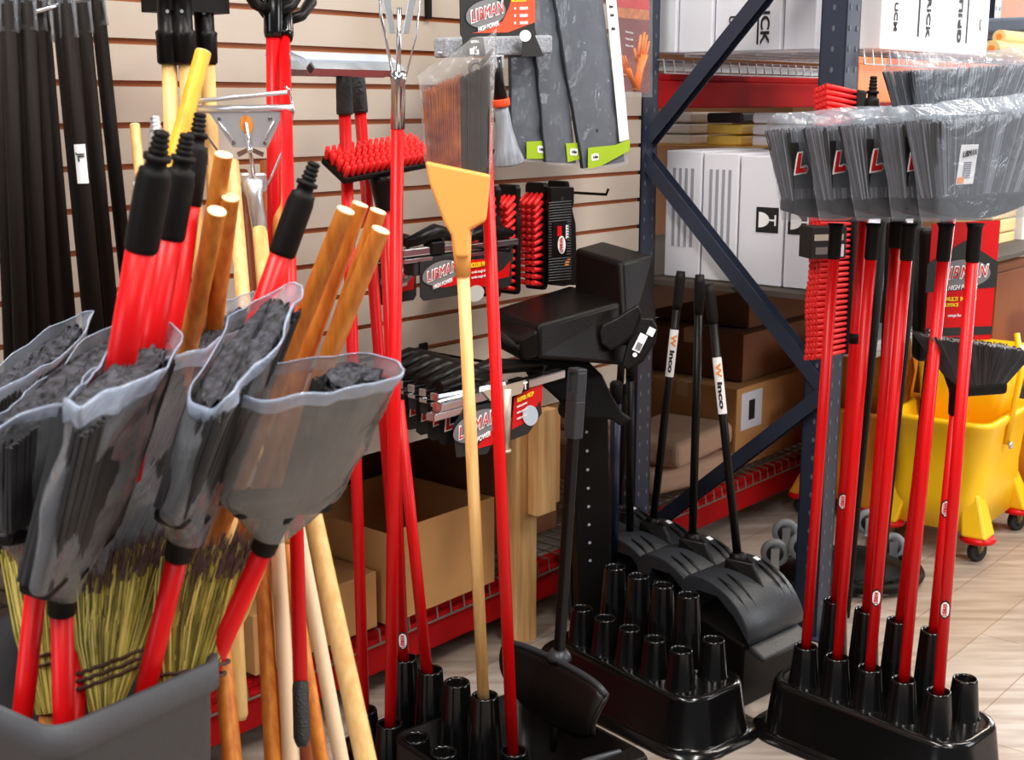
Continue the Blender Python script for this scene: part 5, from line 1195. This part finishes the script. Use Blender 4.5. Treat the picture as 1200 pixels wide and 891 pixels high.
def bag_broom(hb, sp, L, R, thick, label, seed, hr=.0122, n=420, half=False):
    """hb handle bottom, sp socket/handle joint, L R ends of the bristle tops (pixel x, y, depth)"""
    a = pl(*hb); b = pl(*sp); Lp = pl(*L); Rp = pl(*R); d = (b-a).normalized(); a = a-d*.30
    t = thing('angle_broom', a, label, 'broom', 'bagged brooms in the grey bin')
    handle(t, a, b, hr, red)
    mid = (Lp+Rp)/2; up = (mid-b).normalized()
    MB().tube([b-d*.03, b+d*.005, b+up*.03], [hr*1.25, hr*1.3, hr*1.9], 16).build('handle_socket', blackm, t)
    w = (Rp-Lp); B = b+up*.045; nt = Vector((.50, -.84, -.05)).normalized()
    wb = (w-up*w.dot(up)).normalized()*w.length*.42; nn = wb.cross(up).normalized()
    if nn.dot(CAMP-B) < 0: nn = -nn
    MB().box(B-up*.005, wb*.9, nn*.018, up*.012).build('block', blackm, t, bevel=.008)
    P = fan(B, wb*.95, nn*.016, Lp, Rp, nt*thick)
    if half: Pb = lambda s_, q_, h: P(.10+.82*(s_+1)/2, q_*.8, h)
    else: Pb = P
    bristles(Pb, n, .0024, .0018, .03).build('bristles', mat('broom_side_bristle', (40, 38, 40), .7, var=.4, vscale=30), t)
    cap = MB(); lo_ = []; ax = (P(0, 0, 1)-P(0, 0, 0)).normalized()
    def se(c, e): return math.copysign(abs(c)**e, c)
    for rr in (1.0, .85, .7, .55, .4, .25, .12, .02):
        L_ = []
        for k in range(64):
            q = 2*math.pi*k/64; p = Pb(rr*se(math.cos(q), .8)*.98, rr*se(math.sin(q), .8)*.98, 1.0)
            L_.append(p+ax*(.014*noise.noise(p*80)+.010*noise.noise(p*190)+.004))
        lo_.append(L_)
    cap.loft(lo_, 0, True, True); cap.build('flagged_ends', blackbr, t)
    lo = []; nr = 22; rim = []
    Cb = b-d*.005+up*.0
    for i in range(nr+1):
        f = i/nr; L_ = []
        for k in range(64):
            q = 2*math.pi*k/64; c, s_ = math.cos(q), math.sin(q)
            if f >= .3:
                h = (f-.3)/.7*1.09; p = P((1.12 if half else 1.10)*se(c, .7), (1.55 if half else 1.2)*se(s_, .75)+.0, h)
            else:
                p0 = P((1.12 if half else 1.10)*se(c, .7), (1.55 if half else 1.2)*se(s_, .75), 0); p1 = Cb+wb.normalized()*.024*c+nn*.022*s_; g = 1-f/.3
                p = p0.lerp(p1, g**1.1)
            wv = noise.noise_vector(p*9+Vector((seed*5.1, 0, 0)))*(.006 if half else .013)+noise.noise_vector(p*26)*.005
            L_.append(p+wv*(.4+f))
        lo.append(L_)
    MB().loft(lo, 0, True, False).build('plastic_bag', filmh if half else filmf, t)
    ra = lo[-2]; rb = lo[-1]; rings = []
    for f, o_ in ((-.6, 1.02), (0, 1.03), (.6, 1.035), (1.0, 1.02), (1.05, .99)):
        rings.append([(p+(q_-p)*f - mid)*o_ + mid for p, q_ in zip(ra, rb)])
    MB().loft(rings, 0, True, False).build('bag_mouth', rimf, t)
    MB().tube(rb+rb[:1], .0009, 6, cap=False).build('bag_edge', rimf, t)
    return t
bag_broom((75, 852, 1.50), (72, 690, 1.44), (84, 494, 1.26), (190, 412, 1.52), .050, 'bagged black broom in front in the grey bin, its red handle upright', 1)
bag_broom((28, 825, 1.56), (46, 655, 1.52), (2, 512, 1.38), (138, 404, 1.66), .045, 'bagged black broom at the left edge of the grey bin', 2)
bag_broom((86, 850, 1.54), (108, 672, 1.58), (158, 440, 1.58), (296, 368, 1.84), .045, 'bagged black broom at the back of the bin under the varnished handles', 3)
bag_broom((158, 860, 1.60), (214, 628, 1.48), (238, 478, 1.36), (334, 356, 1.56), .050, 'bagged black broom with a long mottled bristle end, in the middle of the bin', 4)
bag_broom((-40, 830, 1.70), (-10, 640, 1.70), (-60, 500, 1.55), (96, 388, 1.82), .04, 'bagged broom furthest left, mostly outside the picture', 5)
bag_broom((250, 778, 1.64), (318, 622, 1.54), (290, 468, 1.42), (448, 438, 1.52), .040, 'bagged broom leaning right of the bin in a loose milky bag', 6, n=380, half=True)
# inverted brooms: red handles with black grips pointing up
def inverted(x0, y0, Z0, x1, y1, Z1, gl, r, label, gr):
    b = pl(x0, y0, Z0); a = pl(x1, y1, Z1); d = (b-a).normalized()
    t = thing('upturned_broom', a, label, 'broom handle', 'upturned red handles with black grips'); handle(t, a, b, r, red)
    grip_tip(t, b-d*.01, d, gr, gl, .030); return t
inverted(167, 283, 1.40, 118, 560, 1.50, .090, .0165, 'red handle with black threaded grip, leftmost and nearest of three pointing up', .0185)
inverted(200, 270, 1.50, 150, 560, 1.58, .080, .0160, 'red handle with black threaded grip, middle of three pointing up', .0175)
inverted(222, 232, 1.66, 180, 560, 1.7, .075, .0150, 'red handle with black threaded grip, rightmost and furthest of three pointing up', .0165)
inverted(333, 290, 1.66, 222, 600, 1.72, .082, .0148, 'red handle with black grip and long threaded tip, right of the steel mop clamp', .0172)
# corn brooms head up in the bin
def corn_broom(hb, B, wbx, L, R, label, seed, stitch=(.10, .17, .24)):
    a = pl(*hb); b = pl(*B); t = thing('corn_broom', a, label, 'broom', 'green-gold corn brooms in the bin')
    handle(t, a, b, .012, woodo)
    Lp, Rp = pl(*L), pl(*R); w = (Rp-Lp).normalized(); up = ((Lp+Rp)/2-b).normalized(); nn = w.cross(up).normalized()
    if nn.dot(CAMP-b) < 0: nn = -nn
    P0 = fan(b, w*wbx*.5, nn*.016, Lp, Rp, nn*.026)
    def P(s, q, h): return P0(s*(.50+.50*min(1, max(.0, h)/.13)**.5), q*math.sqrt(max(.05, 1-.75*s*s)), h)
    bristles(P, 1000, .0015, .0010, .10, lean=1.2, core=.9, nm=3).build('broom_corn', [corn, corndk, cornlt], t)
    m = MB()
    for i in range(520):
        s = random.uniform(-1, 1); q = random.choice((-1, 1))*random.uniform(.7, 1.15); h = random.uniform(.80, .98)
        m.tube([P(s, q, h), P(s+random.uniform(-.05, .05), q*1.1, h+random.uniform(.06, .18))], [.0013, .0007], 4)
    m.build('seed_tips', corntip, t)
    for h in stitch:
        m = MB(); pts = []
        for k in range(41):
            q = 2*math.pi*k/40; c, s_ = math.cos(q), math.sin(q); pts.append(P(1.06*math.copysign(abs(c)**.7, c), 1.18*math.copysign(abs(s_)**.5, s_), h+.006*math.sin(k*2.4)))
        m.tube(pts, .0022, 6).build('stitching', thread, t)
    return t
corn_broom((128, 905, 1.56), (124, 834, 1.55), .066, (94, 668, 1.57), (216, 626, 1.66), 'corn broom in the bin with a rounded green-gold shoulder, left of two', 1, (.22, .27, .32))
corn_broom((206, 900, 1.62), (212, 822, 1.60), .092, (202, 652, 1.60), (308, 640, 1.68), 'corn broom in the bin with dark flecked top, right of two', 2, (.06, .14, .22))
corn_broom((50, 900, 1.66), (58, 835, 1.64), .050, (10, 650, 1.64), (88, 640, 1.70), 'slim corn broom in the bin behind the left red handles', 3, (.3, .36))
